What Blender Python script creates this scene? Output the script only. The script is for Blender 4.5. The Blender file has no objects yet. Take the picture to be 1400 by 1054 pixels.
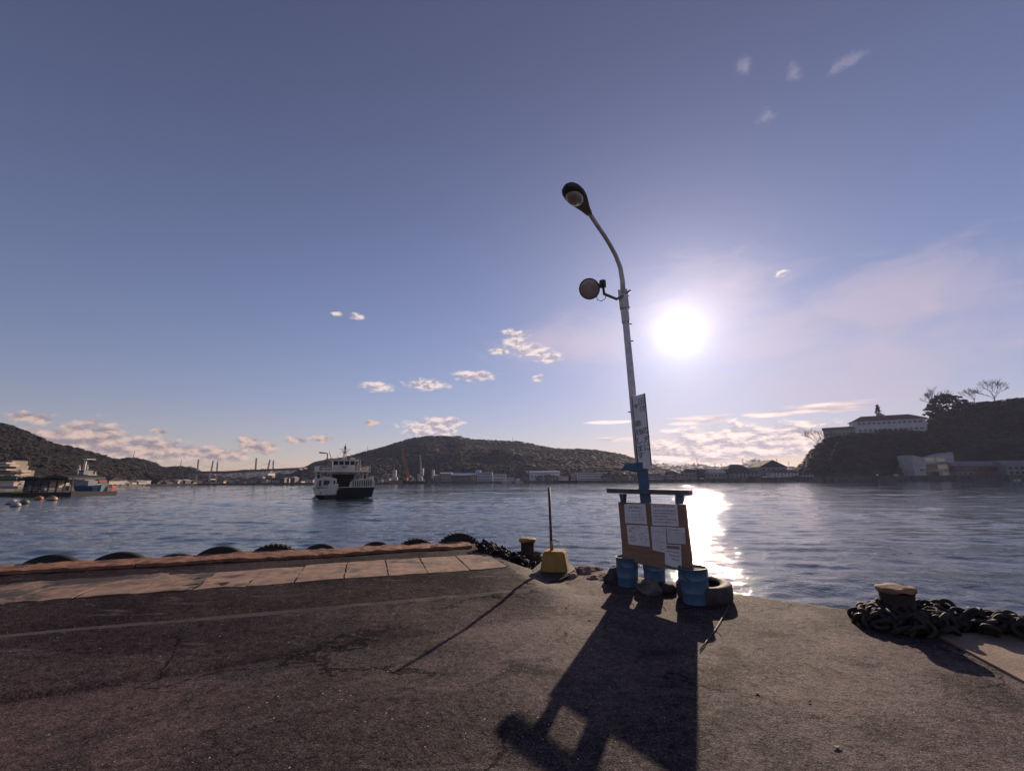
import bpy, bmesh, math, random
import numpy as np
from mathutils import Vector, Matrix, noise as mnoise
from mathutils.geometry import delaunay_2d_cdt

SC = bpy.context.scene
R = math.radians
rnd = random.Random(7)

# ------------------------------------------------------------------ camera
F, PITCH, ROLL, H = 590.0, R(12.4), R(-0.4), 2.9          # focal length in px of a 1400 px wide photo
cam = bpy.data.cameras.new('camera')
cam.sensor_width = 36.0
cam.lens = 36.0 * F / 1400
cam.clip_start, cam.clip_end = 0.05, 20000
camo = bpy.data.objects.new('camera', cam)
SC.collection.objects.link(camo)
camo.matrix_world = Matrix.Translation((0, 0, H)) @ Matrix.Rotation(R(90) + PITCH, 4, 'X') @ Matrix.Rotation(ROLL, 4, 'Z')
SC.camera = camo

# ------------------------------------------------------------------ sun, sky, exposure
SUN_EL, SUN_AZ = R(17.95), R(22.3)                          # azimuth clockwise from +Y
SUNV = Vector((math.sin(SUN_AZ) * math.cos(SUN_EL), math.cos(SUN_AZ) * math.cos(SUN_EL), math.sin(SUN_EL)))
SC.view_settings.view_transform = 'Standard'
SC.view_settings.look = 'None'
SC.view_settings.exposure = 0.0
SC.view_settings.gamma = 1.0
SC.view_settings.use_curve_mapping = False
SC.cycles.use_denoising = True
SC.cycles.max_bounces = 8
SC.cycles.volume_bounces = 0
SC.cycles.sample_clamp_indirect = 6.0
sun = bpy.data.lights.new('sun', 'SUN')
sun.energy, sun.angle, sun.color = 4.6, R(0.53), (1.0, 0.78, 0.60)
suno = bpy.data.objects.new('sun', sun)
SC.collection.objects.link(suno)
suno.rotation_euler = SUNV.to_track_quat('Z', 'Y').to_euler()

cp, sp, cr, sr = math.cos(PITCH), math.sin(PITCH), math.cos(ROLL), math.sin(ROLL)
def ray(px, py):
    x, y = (px - 700) / F, (527 - py) / F
    x, y = x * cr - y * sr, x * sr + y * cr
    return Vector((x, cp - y * sp, y * cp + sp))
def ong(px, py, z):
    d = ray(px, py)
    return Vector((0, 0, H)) + d * ((z - H) / d.z)
def azel(px, py):
    d = ray(px, py).normalized()
    return math.atan2(d.x, d.y), math.asin(d.z)
def at(px, py, rng):
    d = ray(px, py)
    return Vector((0, 0, H)) + d * (rng / math.hypot(d.x, d.y))

W = bpy.data.worlds.new('World')
SC.world = W
W.use_nodes = True
nt = W.node_tree
nt.nodes.clear()
def N(t, kind, **kw):
    n = t.nodes.new(kind)
    for k, v in kw.items():
        setattr(n, k, v)
    return n
def lk(t, a, b):
    t.links.new(a, b)
def M(t, op, a, b=None, c=None, clamp=False):
    n = N(t, 'ShaderNodeMath', operation=op, use_clamp=clamp)
    for i, v in enumerate((a, b, c)):
        if v is None:
            continue
        if isinstance(v, (int, float)):
            n.inputs[i].default_value = v
        else:
            lk(t, v, n.inputs[i])
    return n.outputs[0]
def VM(t, op, a, b=None):
    n = N(t, 'ShaderNodeVectorMath', operation=op)
    for i, v in enumerate((a, b)):
        if v is None:
            continue
        if isinstance(v, (tuple, list, Vector)):
            n.inputs[i].default_value = v
        else:
            lk(t, v, n.inputs[i])
    return n.outputs['Value'] if op in ('LENGTH', 'DOT_PRODUCT', 'DISTANCE') else n.outputs[0]
def MIX(t, fac, a, b, mode='MIX'):
    n = N(t, 'ShaderNodeMix', data_type='RGBA', blend_type=mode)
    for k, v in ((0, fac), (6, a), (7, b)):
        if isinstance(v, (int, float)):
            n.inputs[k].default_value = v
        elif isinstance(v, (tuple, list)):
            n.inputs[k].default_value = (*v, 1) if len(v) == 3 else v
        else:
            lk(t, v, n.inputs[k])
    return n.outputs[2]
def SS(t, v, a, b, lo=0.0, hi=1.0):
    n = N(t, 'ShaderNodeMapRange', interpolation_type='SMOOTHSTEP')
    lk(t, v, n.inputs[0])
    for i, x in enumerate((a, b, lo, hi)):
        n.inputs[i + 1].default_value = x
    return n.outputs[0]
def NOISE(t, vec, scale, detail=4, rough=0.55, dist=0.0):
    n = N(t, 'ShaderNodeTexNoise')
    if vec is not None:
        lk(t, vec, n.inputs['Vector'])
    n.inputs['Scale'].default_value = scale
    n.inputs['Detail'].default_value = detail
    n.inputs['Roughness'].default_value = rough
    n.inputs['Distortion'].default_value = dist
    return n

SKY_STRENGTH = 0.092
sky = N(nt, 'ShaderNodeTexSky', sky_type='NISHITA')
sky.sun_disc = False
sky.sun_elevation, sky.sun_rotation = SUN_EL, SUN_AZ
sky.altitude, sky.air_density, sky.dust_density, sky.ozone_density = 0, 1.0, 0.06, 2.0
tc = N(nt, 'ShaderNodeTexCoord')
dirv = VM(nt, 'NORMALIZE', tc.outputs['Generated'])
sx = N(nt, 'ShaderNodeSeparateXYZ')
lk(nt, dirv, sx.inputs[0])
az = M(nt, 'ARCTAN2', sx.outputs[0], sx.outputs[1])
el = M(nt, 'ARCSINE', sx.outputs[2])
cv = N(nt, 'ShaderNodeCombineXYZ')
lk(nt, az, cv.inputs[0]); lk(nt, el, cv.inputs[1])
AE = cv.outputs[0]
skyc = MIX(nt, 1.0, sky.outputs[0], (1.13, 0.85, 0.95), 'MULTIPLY')
lumn = N(nt, 'ShaderNodeRGBToBW'); lk(nt, skyc, lumn.inputs[0])
SKYSOFT = M(nt, 'DIVIDE', 1.0, M(nt, 'ADD', 1.0, M(nt, 'MULTIPLY', lumn.outputs[0], 0.07)))
# the white, forward-scattered glare of the low sun (the disc itself is the lamp)
ang = M(nt, 'ARCCOSINE', M(nt, 'MINIMUM', VM(nt, 'DOT_PRODUCT', dirv, tuple(SUNV)), 0.99999))
def EXPF(amp, deg):
    return M(nt, 'MULTIPLY', M(nt, 'EXPONENT', M(nt, 'MULTIPLY', ang, -1.0 / R(deg))), amp)
glow = M(nt, 'ADD', EXPF(16.0, 1.5), EXPF(6.2, 7.5))
def scaled(col, s):
    n = N(nt, 'ShaderNodeVectorMath', operation='SCALE')
    if isinstance(col, tuple):
        n.inputs[0].default_value = col
    else:
        lk(nt, col, n.inputs[0])
    if isinstance(s, (int, float)):
        n.inputs[3].default_value = s
    else:
        lk(nt, s, n.inputs[3])
    return n.outputs[0]
skyc = scaled(skyc, M(nt, 'MULTIPLY', SKYSOFT, 1.22))
skyc = MIX(nt, SS(nt, el, R(12), R(58)), skyc, MIX(nt, 1.0, skyc, (0.86, 0.775, 0.745), 'MULTIPLY'))
glowc = scaled((1.0, 0.95, 1.0), glow)
# clouds: (px, py, half width, half height, softness group) read off the photo as directions
def blobs(items, vec):
    best = None
    for px, py, rx, ry in items:
        a0, e0 = azel(px, py)
        a1, _ = azel(px + rx, py)
        _, e1 = azel(px, py - ry)
        d = VM(nt, 'LENGTH', VM(nt, 'DIVIDE', VM(nt, 'SUBTRACT', vec, (a0, e0, 0)), (abs(a1 - a0), abs(e1 - e0), 1)))
        best = d if best is None else M(nt, 'MINIMUM', best, d)
    return M(nt, 'SUBTRACT', 1.0, best)
sunside = (SUN_AZ * 0.0 + 0.006, 0.009, 0)
def cloud_noise(vec, sxy, detail, rough, dist=0.0):
    m = VM(nt, 'MULTIPLY', vec, (sxy[0], sxy[1], 1))
    return NOISE(nt, m, 1.0, detail, rough, dist).outputs[0]
def cloud_layer(items, freq, amp, lo, hi, detail=6, rough=0.62, dist=0.3, con=5.0):
    n1 = cloud_noise(AE, freq, detail, rough, dist)
    n2 = cloud_noise(VM(nt, 'ADD', AE, sunside), freq, detail, rough, dist)
    m = M(nt, 'ADD', blobs(items, AE), M(nt, 'MULTIPLY', M(nt, 'SUBTRACT', n1, 0.5), amp))
    mask = SS(nt, m, lo, hi)
    lit = M(nt, 'ADD', 0.5, M(nt, 'MULTIPLY', M(nt, 'SUBTRACT', n1, n2), con), clamp=True)
    return mask, lit
LEFT = [(10, 590, 60, 7), (42, 571, 36, 8), (80, 604, 56, 20), (125, 598, 56, 24), (150, 606, 40, 18), (160, 620, 120, 13), (200, 612, 60, 14), (255, 618, 60, 11),
        (300, 622, 50, 10), (355, 612, 30, 11), (338, 602, 18, 5), (405, 602, 16, 5), (440, 600, 16, 5), (508, 578, 10, 4), (218, 590, 12, 5)]
MIDC = [(516, 529, 24, 8), (585, 526, 30, 8), (648, 514, 30, 8), (705, 456, 22, 6), (706, 468, 20, 9), (726, 479, 26, 10), (750, 489, 22, 8), (683, 480, 16, 5), (735, 516, 8, 6),
        (592, 585, 44, 15), (575, 590, 24, 8), (600, 575, 22, 8), (625, 577, 12, 5), (460, 429, 8, 4), (488, 433, 10, 5), (1067, 374, 12, 5)]
WISP = [(1047, 160, 20, 16), (1155, 86, 36, 14), (1018, 92, 18, 20), (1088, 98, 16, 22), (1000, 388, 20, 8), (1272, 420, 32, 16)]
RIGHT = [(1000, 608, 130, 30), (920, 622, 60, 18), (1090, 600, 80, 22)]
LENT = [(958, 574, 60, 7), (1050, 566, 50, 6), (1125, 558, 80, 8), (845, 600, 50, 4), (835, 577, 40, 3)]
VEIL = [(1190, 500, 330, 90), (1060, 470, 190, 60), (1230, 410, 260, 66), (960, 420, 150, 80), (790, 470, 130, 40)]
m1, l1 = cloud_layer(LEFT, (46, 84), 2.2, -0.16, 0.45, 9, 0.56, 0.2, 3.6)
mw, lw = cloud_layer(WISP, (30, 40), 2.6, 0.0, 1.2, 7, 0.7, 0.8)
m2, l2 = cloud_layer(MIDC, (40, 92), 2.0, -0.15, 0.62, 7, 0.58, 0.5)
m3, l3 = cloud_layer(RIGHT, (20, 64), 2.4, -0.25, 0.45, 7, 0.68, 0.6)
ml, ll = cloud_layer(LENT, (9, 70), 1.3, -0.05, 0.55, 5, 0.5, 0.3)
mv, lv = cloud_layer(VEIL, (5, 15), 1.8, -0.25, 0.95, 6, 0.62, 0.9)
col = MIX(nt, M(nt, 'MULTIPLY', mv, 0.56), skyc, (6.9, 5.6, 6.5))
col = MIX(nt, M(nt, 'MULTIPLY', mw, 0.3), col, (6.4, 5.7, 6.6))
col = MIX(nt, M(nt, 'MULTIPLY', m3, 0.9), col, MIX(nt, l3, (4.6, 3.9, 4.7), (12.5, 9.8, 8.8)))
col = MIX(nt, M(nt, 'MULTIPLY', ml, 0.9), col, MIX(nt, ll, (6.5, 5.2, 5.6), (12.5, 10.0, 9.0)))
col = MIX(nt, M(nt, 'MULTIPLY', m1, 0.92), col, MIX(nt, l1, (3.2, 2.6, 3.0), (8.2, 6.0, 5.1)))
col = MIX(nt, M(nt, 'MULTIPLY', m2, 0.95), col, MIX(nt, l2, (4.6, 4.0, 4.9), (9.8, 8.2, 7.9)))
col = VM(nt, 'ADD', col, glowc)
bg = N(nt, 'ShaderNodeBackground')
bg.inputs[1].default_value = SKY_STRENGTH
lk(nt, col, bg.inputs[0])
wo = N(nt, 'ShaderNodeOutputWorld')
lk(nt, bg.outputs[0], wo.inputs[0])

# ------------------------------------------------------------------ helpers: objects
def link(o):
    SC.collection.objects.link(o)
    return o
def tag(o, label=None, cat=None, group=None, kind=None):
    for k, v in (('label', label), ('category', cat), ('group', group), ('kind', kind)):
        if v:
            o[k] = v
    return o
def empty(name, loc=(0, 0, 0), rz=0.0, label=None, cat=None, group=None):
    o = bpy.data.objects.new(name, None)
    o.empty_display_size = 0.2
    o.location = loc
    o.rotation_euler = (0, 0, rz)
    link(o)
    return tag(o, label, cat, group)
def copy_tree(o, parent=None):
    c = o.copy()
    link(c)
    if parent is not None:
        c.parent = parent
    for ch in [x for x in SC.objects if x.parent is o]:
        copy_tree(ch, c)
    return c
def put(name, mesh, parent=None, loc=None, rot=None, scale=None):
    o = bpy.data.objects.new(name, mesh)
    link(o)
    if parent is not None:
        o.parent = parent
    if loc is not None:
        o.location = loc
    if rot is not None:
        o.rotation_euler = rot
    if scale is not None:
        o.scale = scale
    return o

class MB:
    """collects faces and links them as one mesh object"""
    def __init__(s):
        s.v, s.f, s.sm = [], [], []
    def add(s, vs, fs, smooth=False):
        b = len(s.v)
        s.v += [tuple(x) for x in vs]
        s.f += [tuple(b + i for i in f) for f in fs]
        s.sm += [smooth] * len(fs)
        return s
    def box(s, c, d, rz=0.0, taper=1.0, rot=None):
        x, y, z = d[0] / 2, d[1] / 2, d[2] / 2
        m = rot if rot is not None else Matrix.Rotation(rz, 3, 'Z')
        vs = []
        for k, q in ((-1, 1.0), (1, taper)):
            for i, j in ((-1, -1), (1, -1), (1, 1), (-1, 1)):
                vs.append(m @ Vector((i * x * q, j * y * q, k * z)) + Vector(c))
        return s.add(vs, [(3, 2, 1, 0), (4, 5, 6, 7), (0, 1, 5, 4), (1, 2, 6, 5), (2, 3, 7, 6), (3, 0, 4, 7)])
    def bbox(s, c, d, b, rz=0.0, rot=None):
        """bevelled box"""
        m = rot if rot is not None else Matrix.Rotation(rz, 3, 'Z')
        bm = bmesh.new()
        bmesh.ops.create_cube(bm, size=1.0)
        for v in bm.verts:
            v.co = Vector((v.co.x * d[0], v.co.y * d[1], v.co.z * d[2]))
        bmesh.ops.bevel(bm, geom=list(bm.edges), offset=b, segments=2, affect='EDGES', profile=0.6)
        for v in bm.verts:
            v.co = m @ v.co + Vector(c)
        return s.bm(bm)
    def bm(s, bm, smooth=False):
        bm.verts.index_update()
        s.add([v.co[:] for v in bm.verts], [[v.index for v in f.verts] for f in bm.faces], smooth)
        bm.free()
        return s
    def tube(s, pts, rad, n=8, cap=True, smooth=True):
        pts = [Vector(p) for p in pts]
        rs = rad if isinstance(rad, (list, tuple)) else [rad] * len(pts)
        vs, up = [], None
        for i, p in enumerate(pts):
            t = (pts[min(i + 1, len(pts) - 1)] - pts[max(i - 1, 0)]).normalized()
            if up is None:
                up = Vector((0, 0, 1)) if abs(t.z) < 0.9 else Vector((1, 0, 0))
            a = t.cross(up)
            if a.length < 1e-6:
                a = t.orthogonal()
            a.normalize()
            b = a.cross(t).normalized()
            up = b
            for k in range(n):
                an = 2 * math.pi * k / n
                vs.append(p + (a * math.cos(an) + b * math.sin(an)) * rs[i])
        fs = []
        for i in range(len(pts) - 1):
            for k in range(n):
                k2 = (k + 1) % n
                fs.append((i * n + k, i * n + k2, (i + 1) * n + k2, (i + 1) * n + k))
        s.add(vs, fs, smooth)
        if cap:
            b = len(s.v) - len(vs)
            s.f += [tuple(b + k for k in range(n))[::-1], tuple(b + (len(pts) - 1) * n + k for k in range(n))]
            s.sm += [False, False]
        return s
    def lathe(s, prof, n=24, c=(0, 0, 0), m=None, closed=False, smooth=True):
        m = m or Matrix.Identity(3)
        vs = []
        for r, z in prof:
            for k in range(n):
                a = 2 * math.pi * k / n
                vs.append(m @ Vector((r * math.cos(a), r * math.sin(a), z)) + Vector(c))
        fs = []
        L = len(prof)
        for i in range(L if closed else L - 1):
            i2 = (i + 1) % L
            for k in range(n):
                k2 = (k + 1) % n
                fs.append((i * n + k, i * n + k2, i2 * n + k2, i2 * n + k))
        return s.add(vs, fs, smooth)
    def prism(s, poly, z0, z1):
        n = len(poly)
        vs = [(x, y, z0) for x, y in poly] + [(x, y, z1) for x, y in poly]
        fs = [tuple(range(n))[::-1], tuple(range(n, 2 * n))]
        fs += [(i, (i + 1) % n, n + (i + 1) % n, n + i) for i in range(n)]
        return s.add(vs, fs)
    def extr(s, poly, axis_pts):
        """polygon given as 3-D points, extruded by a vector"""
        n = len(poly)
        e = Vector(axis_pts)
        vs = [Vector(p) for p in poly] + [Vector(p) + e for p in poly]
        fs = [tuple(range(n))[::-1], tuple(range(n, 2 * n))]
        fs += [(i, (i + 1) % n, n + (i + 1) % n, n + i) for i in range(n)]
        return s.add(vs, fs)
    def mesh(s, name, mat):
        me = bpy.data.meshes.new(name)
        me.from_pydata(s.v, [], s.f)
        me.polygons.foreach_set('use_smooth', s.sm)
        if mat:
            me.materials.append(mat)
        bm = bmesh.new()
        bm.from_mesh(me)
        bmesh.ops.recalc_face_normals(bm, faces=bm.faces)
        bm.to_mesh(me)
        bm.free()
        return me
    def build(s, name, mat, parent=None, loc=None, rot=None):
        return put(name, s.mesh(name, mat), parent, loc, rot)

# ------------------------------------------------------------------ helpers: materials
def mat(name, c, c2=None, scale=6.0, rough=0.7, metal=0.0, bump=0.0, bscale=None, spec=0.5, stretch=None, lo=0.35, hi=0.65, detail=6, coat=0.0, c3=None, s3=2.0, f3=(0.55, 0.7), emit=None):
    m = bpy.data.materials.new(name)
    m.use_nodes = True
    t = m.node_tree
    p = t.nodes['Principled BSDF']
    p.inputs['Base Color'].default_value = (*c, 1)
    p.inputs['Roughness'].default_value = rough
    p.inputs['Metallic'].default_value = metal
    p.inputs['Specular IOR Level'].default_value = spec
    p.inputs['Coat Weight'].default_value = coat
    co = N(t, 'ShaderNodeTexCoord').outputs['Object']
    if stretch:
        co = VM(t, 'MULTIPLY', co, stretch)
    outc = None
    if c2 is not None:
        nz = NOISE(t, co, scale, detail, 0.62, 0.2)
        outc = MIX(t, SS(t, nz.outputs[0], lo, hi), c, c2)
        rr = M(t, 'ADD', rough - 0.08, M(t, 'MULTIPLY', nz.outputs[0], 0.16), clamp=True)
        lk(t, rr, p.inputs['Roughness'])
    if c3 is not None:
        n3 = NOISE(t, co, s3, 7, 0.65, 0.3)
        outc = MIX(t, SS(t, n3.outputs[0], f3[0], f3[1]), outc if outc is not None else c, c3)
    if outc is not None:
        lk(t, outc, p.inputs['Base Color'])
    if bump:
        bz = NOISE(t, co, bscale or scale * 3, 5, 0.6)
        b = N(t, 'ShaderNodeBump')
        b.inputs['Strength'].default_value = 1.0
        b.inputs['Distance'].default_value = bump
        lk(t, bz.outputs[0], b.inputs['Height'])
        lk(t, b.outputs[0], p.inputs['Normal'])
    if emit:
        p.inputs['Emission Color'].default_value = (*emit[0], 1)
        p.inputs['Emission Strength'].default_value = emit[1]
    return m
# ------------------------------------------------------------------ the quay
DECK = 1.3
E1, N1 = Vector((math.cos(R(18.3)), math.sin(R(18.3)))), Vector((-math.sin(R(18.3)), math.cos(R(18.3))))
def smooth(t):
    t = min(1.0, max(0.0, t))
    return t * t * (3 - 2 * t)
def sn(x, y):
    return x * E1.x + y * E1.y, x * N1.x + y * N1.y
def xy(s, n):
    return Vector((s * E1.x + n * N1.x, s * E1.y + n * N1.y))
def raised(x, y):
    s, n = sn(x, y)
    n5 = min(5.35, max(4.2, 4.98 + 0.13 * s))
    if n <= n5:
        h = 0.0
    elif n < 6.05:
        h = 0.020 * min(1.0, (n - n5) / 0.06) * max(0.0, min(1.0, 0.55 + 1.5 * mnoise.noise(Vector((s * 0.45, 3.3, 0))))) * (1 - smooth((s - 0.2) / 0.9)) + 0.095 * (n - n5) / (6.05 - n5)
    elif n < 6.13:
        h = 0.115 + 0.006 * (n - 6.05) / 0.08
    elif n < 7.2:
        h = 0.121 + 0.082 * (n - 6.13) / 1.07
    else:
        h = 0.203 + 0.04 * min(1.0, (n - 7.2) / 2.3)
    side = 1 - smooth((s - 2.3) / 0.8)
    return h * side
def zdeck(x, y):
    v = Vector((x, y, 0))
    und = 0.012 * mnoise.noise(v * 0.7) + 0.006 * mnoise.noise(v * 2.1 + Vector((9, 3, 1)))
    return DECK + raised(x, y) + und
OUT = [Vector((-63, -10.5)), xy(2.22, 9.88), Vector((-0.5, 10.22)), Vector((0.1, 9.87)), Vector((1.25, 8.72)), Vector((2.25, 7.66)), Vector((3.16, 6.72)),
       Vector((4.24, 5.82)), Vector((5.75, 4.62)), Vector((8.5, 1.9)), Vector((40, -30)), Vector((40, -70)), Vector((-63, -70))]
def inside(p):
    c, n = False, len(OUT)
    for i in range(n):
        a, b = OUT[i], OUT[(i + 1) % n]
        if (a.y > p.y) != (b.y > p.y) and p.x < (b.x - a.x) * (p.y - a.y) / (b.y - a.y) + a.x:
            c = not c
    return c
pts, edges = [], []
def chain(ps, step, close=False):
    seg = list(zip(ps, ps[1:] + ps[:1])) if close else list(zip(ps, ps[1:]))
    ids = []
    for a, b in seg:
        L = (b - a).length
        k = max(1, int(L / (step if min(a.length, b.length) < 20 else 4.0)))
        k = min(k, 160)
        for i in range(k):
            q = a.lerp(b, i / k)
            if not close and q.length > 40:
                continue
            ids.append(len(pts)); pts.append(q)
    if not close:
        ids.append(len(pts)); pts.append(ps[-1])
    for i in range(len(ids) - (0 if close else 1)):
        edges.append((ids[i], ids[(i + 1) % len(ids)]))
    return ids
rim = chain(OUT, 0.14, True)
nrim = len(pts)
for nn in (6.05, 6.13, 7.2, 8.5):
    chain([xy(-30, nn), xy(-8, nn), xy(2.25, nn)], 0.12)
for dn_ in (0.0, 0.06): chain([xy(s, dn_ + min(5.35, max(4.2, 4.98 + 0.13 * s))) for s in np.arange(-12, 2.4, 0.4)], 0.12)
def near_step(p):
    s, n = sn(p.x, p.y)
    return -12 < s < 2.6 and (5.97 < n < 6.22 or -0.08 < n - min(5.35, max(4.2, 4.98 + 0.13 * s)) < 0.14)
def grid(x0, x1, y0, y1, st, skip):
    for x in np.arange(x0, x1, st):
        for y in np.arange(y0, y1, st):
            p = Vector((x + rnd.uniform(-.3, .3) * st, y + rnd.uniform(-.3, .3) * st))
            if not skip(p) and inside(p) and not near_step(p):
                pts.append(p)
near = lambda p: -8.5 < p.x < 7 and 0.6 < p.y < 10.5
mid = lambda p: -20 < p.x < 16 and -8 < p.y < 11
grid(-8.5, 7, 0.6, 10.5, 0.13, lambda p: False)
grid(-20, 16, -8, 11, 0.6, near)
grid(-63, 40, -70, 12, 5.0, mid)
vo, eo, fo, ov, oe, of = delaunay_2d_cdt(pts, edges, [rim], 2, 1e-4)
rimset = {}
vs = [(v.x, v.y, zdeck(v.x, v.y)) for v in vo]
fs = [tuple(f) for f in fo]
# rim walls down to below the water
for i, src in enumerate(ov):
    for k in src:
        if k < nrim:
            rimset[k] = i
low = {}
for k in range(nrim):
    i = rimset[k]
    v = vo[i]
    low[k] = len(vs)
    vs.append((v.x, v.y, -4.0))
wall = [(rimset[k], rimset[(k + 1) % nrim], low[(k + 1) % nrim], low[k]) for k in range(nrim)]
me = bpy.data.meshes.new('quay')
me.from_pydata(vs, [], fs + wall)
me.polygons.foreach_set('use_smooth', [True] * len(fs) + [False] * len(wall))
me.polygons.foreach_set('material_index', [0] * len(fs) + [1] * len(wall))

def scv(t, v, s):
    n = N(t, 'ShaderNodeVectorMath', operation='SCALE'); lk(t, v, n.inputs[0]); n.inputs[3].default_value = s
    return n.outputs[0]
def asphalt(name='asphalt', mul=1.0):
    m = bpy.data.materials.new(name)
    m.use_nodes = True
    t = m.node_tree
    p = t.nodes['Principled BSDF']
    co = N(t, 'ShaderNodeTexCoord').outputs['Object']
    big = NOISE(t, co, 0.55, 6, 0.6, 0.6).outputs[0]
    med = NOISE(t, co, 4.5, 6, 0.65).outputs[0]
    st = NOISE(t, VM(t, 'MULTIPLY', co, (1.2, 5.0, 1)), 1.4, 5, 0.6, 1.0).outputs[0]
    vor = N(t, 'ShaderNodeTexVoronoi'); lk(t, co, vor.inputs[0]); vor.inputs['Scale'].default_value = 120
    sep = N(t, 'ShaderNodeSeparateXYZ'); lk(t, vor.outputs['Color'], sep.inputs[0])
    c = MIX(t, SS(t, big, 0.38, 0.60), tuple(x * mul for x in (0.080, 0.0475, 0.0455)), tuple(x * mul for x in (0.042, 0.0285, 0.0298)))
    mot = NOISE(t, co, 17, 3, 0.6, 0.4).outputs[0]; mo2 = NOISE(t, co, 7, 3, 0.6, 0.4).outputs[0]
    c = MIX(t, SS(t, mot, 0.50, 0.66, 0, 0.75), c, scv(t, c, 0.5)); c = MIX(t, SS(t, mot, 0.30, 0.46, 0.6, 0), c, scv(t, c, 1.6)); c = MIX(t, SS(t, mo2, 0.5, 0.7, 0, 0.5), c, scv(t, c, 0.55))
    c = MIX(t, SS(t, med, 0.5, 0.72, 0, 0.6), c, (0.026, 0.023, 0.025))
    c = MIX(t, SS(t, st, 0.55, 0.75, 0, 0.6), c, (0.092, 0.068, 0.058))
    oil = NOISE(t, co, 0.9, 3, 0.5, 0.8).outputs[0]
    c = MIX(t, SS(t, oil, 0.60, 0.70, 0, 0.65), c, (0.015, 0.012, 0.012))
    # hairline cracks
    ck = N(t, 'ShaderNodeTexVoronoi', feature='DISTANCE_TO_EDGE'); ck.inputs['Scale'].default_value = 0.42
    wob = NOISE(t, co, 1.7, 5, 0.6); lk(t, VM(t, 'ADD', co, scv(t, wob.outputs['Color'], 0.9)), ck.inputs[0])
    crk = M(t, 'MULTIPLY', M(t, 'LESS_THAN', ck.outputs[0], 0.007), SS(t, NOISE(t, co, 0.6, 2, 0.5).outputs[0], 0.48, 0.56))
    c = MIX(t, M(t, 'MULTIPLY', crk, 0.8), c, (0.010, 0.009, 0.010))
    # aggregate: single stones
    c = MIX(t, SS(t, sep.outputs[0], 0.60, 1.0, 0, 1.0), c, scv(t, c, 2.3))
    c = MIX(t, SS(t, sep.outputs[1], 0.65, 1.0, 0, 1.0), c, scv(t, c, 0.42))
    c = MIX(t, M(t, 'GREATER_THAN', sep.outputs[2], 0.9995), c, (0.62, 0.55, 0.48))
    lk(t, c, p.inputs['Base Color'])
    p.inputs['Roughness'].default_value = 0.82
    bw = N(t, 'ShaderNodeRGBToBW'); lk(t, c, bw.inputs[0])
    lk(t, SS(t, bw.outputs[0], 0.004, 0.085, 0.02, 0.42), p.inputs['Specular IOR Level'])
    hgt = M(t, 'ADD', M(t, 'MULTIPLY', M(t, 'SUBTRACT', 0.6, vor.outputs['Distance']), 0.0017),
            M(t, 'ADD', M(t, 'ADD', M(t, 'MULTIPLY', mot, 0.006), M(t, 'MULTIPLY', NOISE(t, co, 42, 4, 0.7).outputs[0], 0.0042)), M(t, 'MULTIPLY', med, 0.005)))
    b = N(t, 'ShaderNodeBump'); b.inputs['Distance'].default_value = 1.0; b.inputs['Strength'].default_value = 0.9
    lk(t, hgt, b.inputs['Height']); lk(t, b.outputs[0], p.inputs['Normal'])
    return m
M_ASPH = asphalt()
M_QWALL = mat('quay_wall_concrete', (0.16, 0.14, 0.12), (0.05, 0.05, 0.045), 1.2, 0.85, bump=0.02, bscale=7)
M_CONC = mat('worn_concrete', (0.42, 0.26, 0.165), (0.24, 0.155, 0.11), 5, 0.85, bump=0.006, bscale=45, c3=(0.075, 0.057, 0.05), s3=2.2, f3=(0.52, 0.66))
M_CONCT = mat('tar_smeared_concrete', (0.37, 0.23, 0.15), (0.19, 0.125, 0.09), 5, 0.85, bump=0.008, bscale=45, c3=(0.040, 0.032, 0.030), s3=1.1, f3=(0.44, 0.58))
M_KERB = mat('rusty_kerb_concrete', (0.34, 0.15, 0.075), (0.17, 0.072, 0.04), 3.5, 0.85, bump=0.016, bscale=24, c3=(0.34, 0.27, 0.22), s3=5, f3=(0.58, 0.72))
M_RUBBLE = mat('broken_concrete', (0.25, 0.15, 0.11), (0.12, 0.075, 0.058), 4, 0.9, bump=0.02, bscale=18)
me.materials.append(M_ASPH)
me.materials.append(M_QWALL)
me.materials.append(asphalt('dark_asphalt', 0.52))  # darker asphalt tone beyond the lip
me.materials.append(mat('pale_lip', (0.10, 0.068, 0.056), (0.038, 0.028, 0.027), 3, 0.85, bump=0.006, bscale=40, stretch=(1, 1, 1)))  # narrow strip along the lip, paler than the bands beside it
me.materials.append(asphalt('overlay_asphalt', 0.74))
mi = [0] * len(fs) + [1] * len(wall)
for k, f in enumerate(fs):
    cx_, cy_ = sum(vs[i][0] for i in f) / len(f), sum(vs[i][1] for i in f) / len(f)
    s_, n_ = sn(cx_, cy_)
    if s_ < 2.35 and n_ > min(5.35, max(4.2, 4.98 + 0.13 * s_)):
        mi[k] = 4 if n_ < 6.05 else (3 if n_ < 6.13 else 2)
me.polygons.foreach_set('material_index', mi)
bm = bmesh.new(); bm.from_mesh(me); bmesh.ops.recalc_face_normals(bm, faces=bm.faces); bm.to_mesh(me); bm.free()
quay = put('quay_ground', me)
tag(quay, kind='structure')

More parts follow.
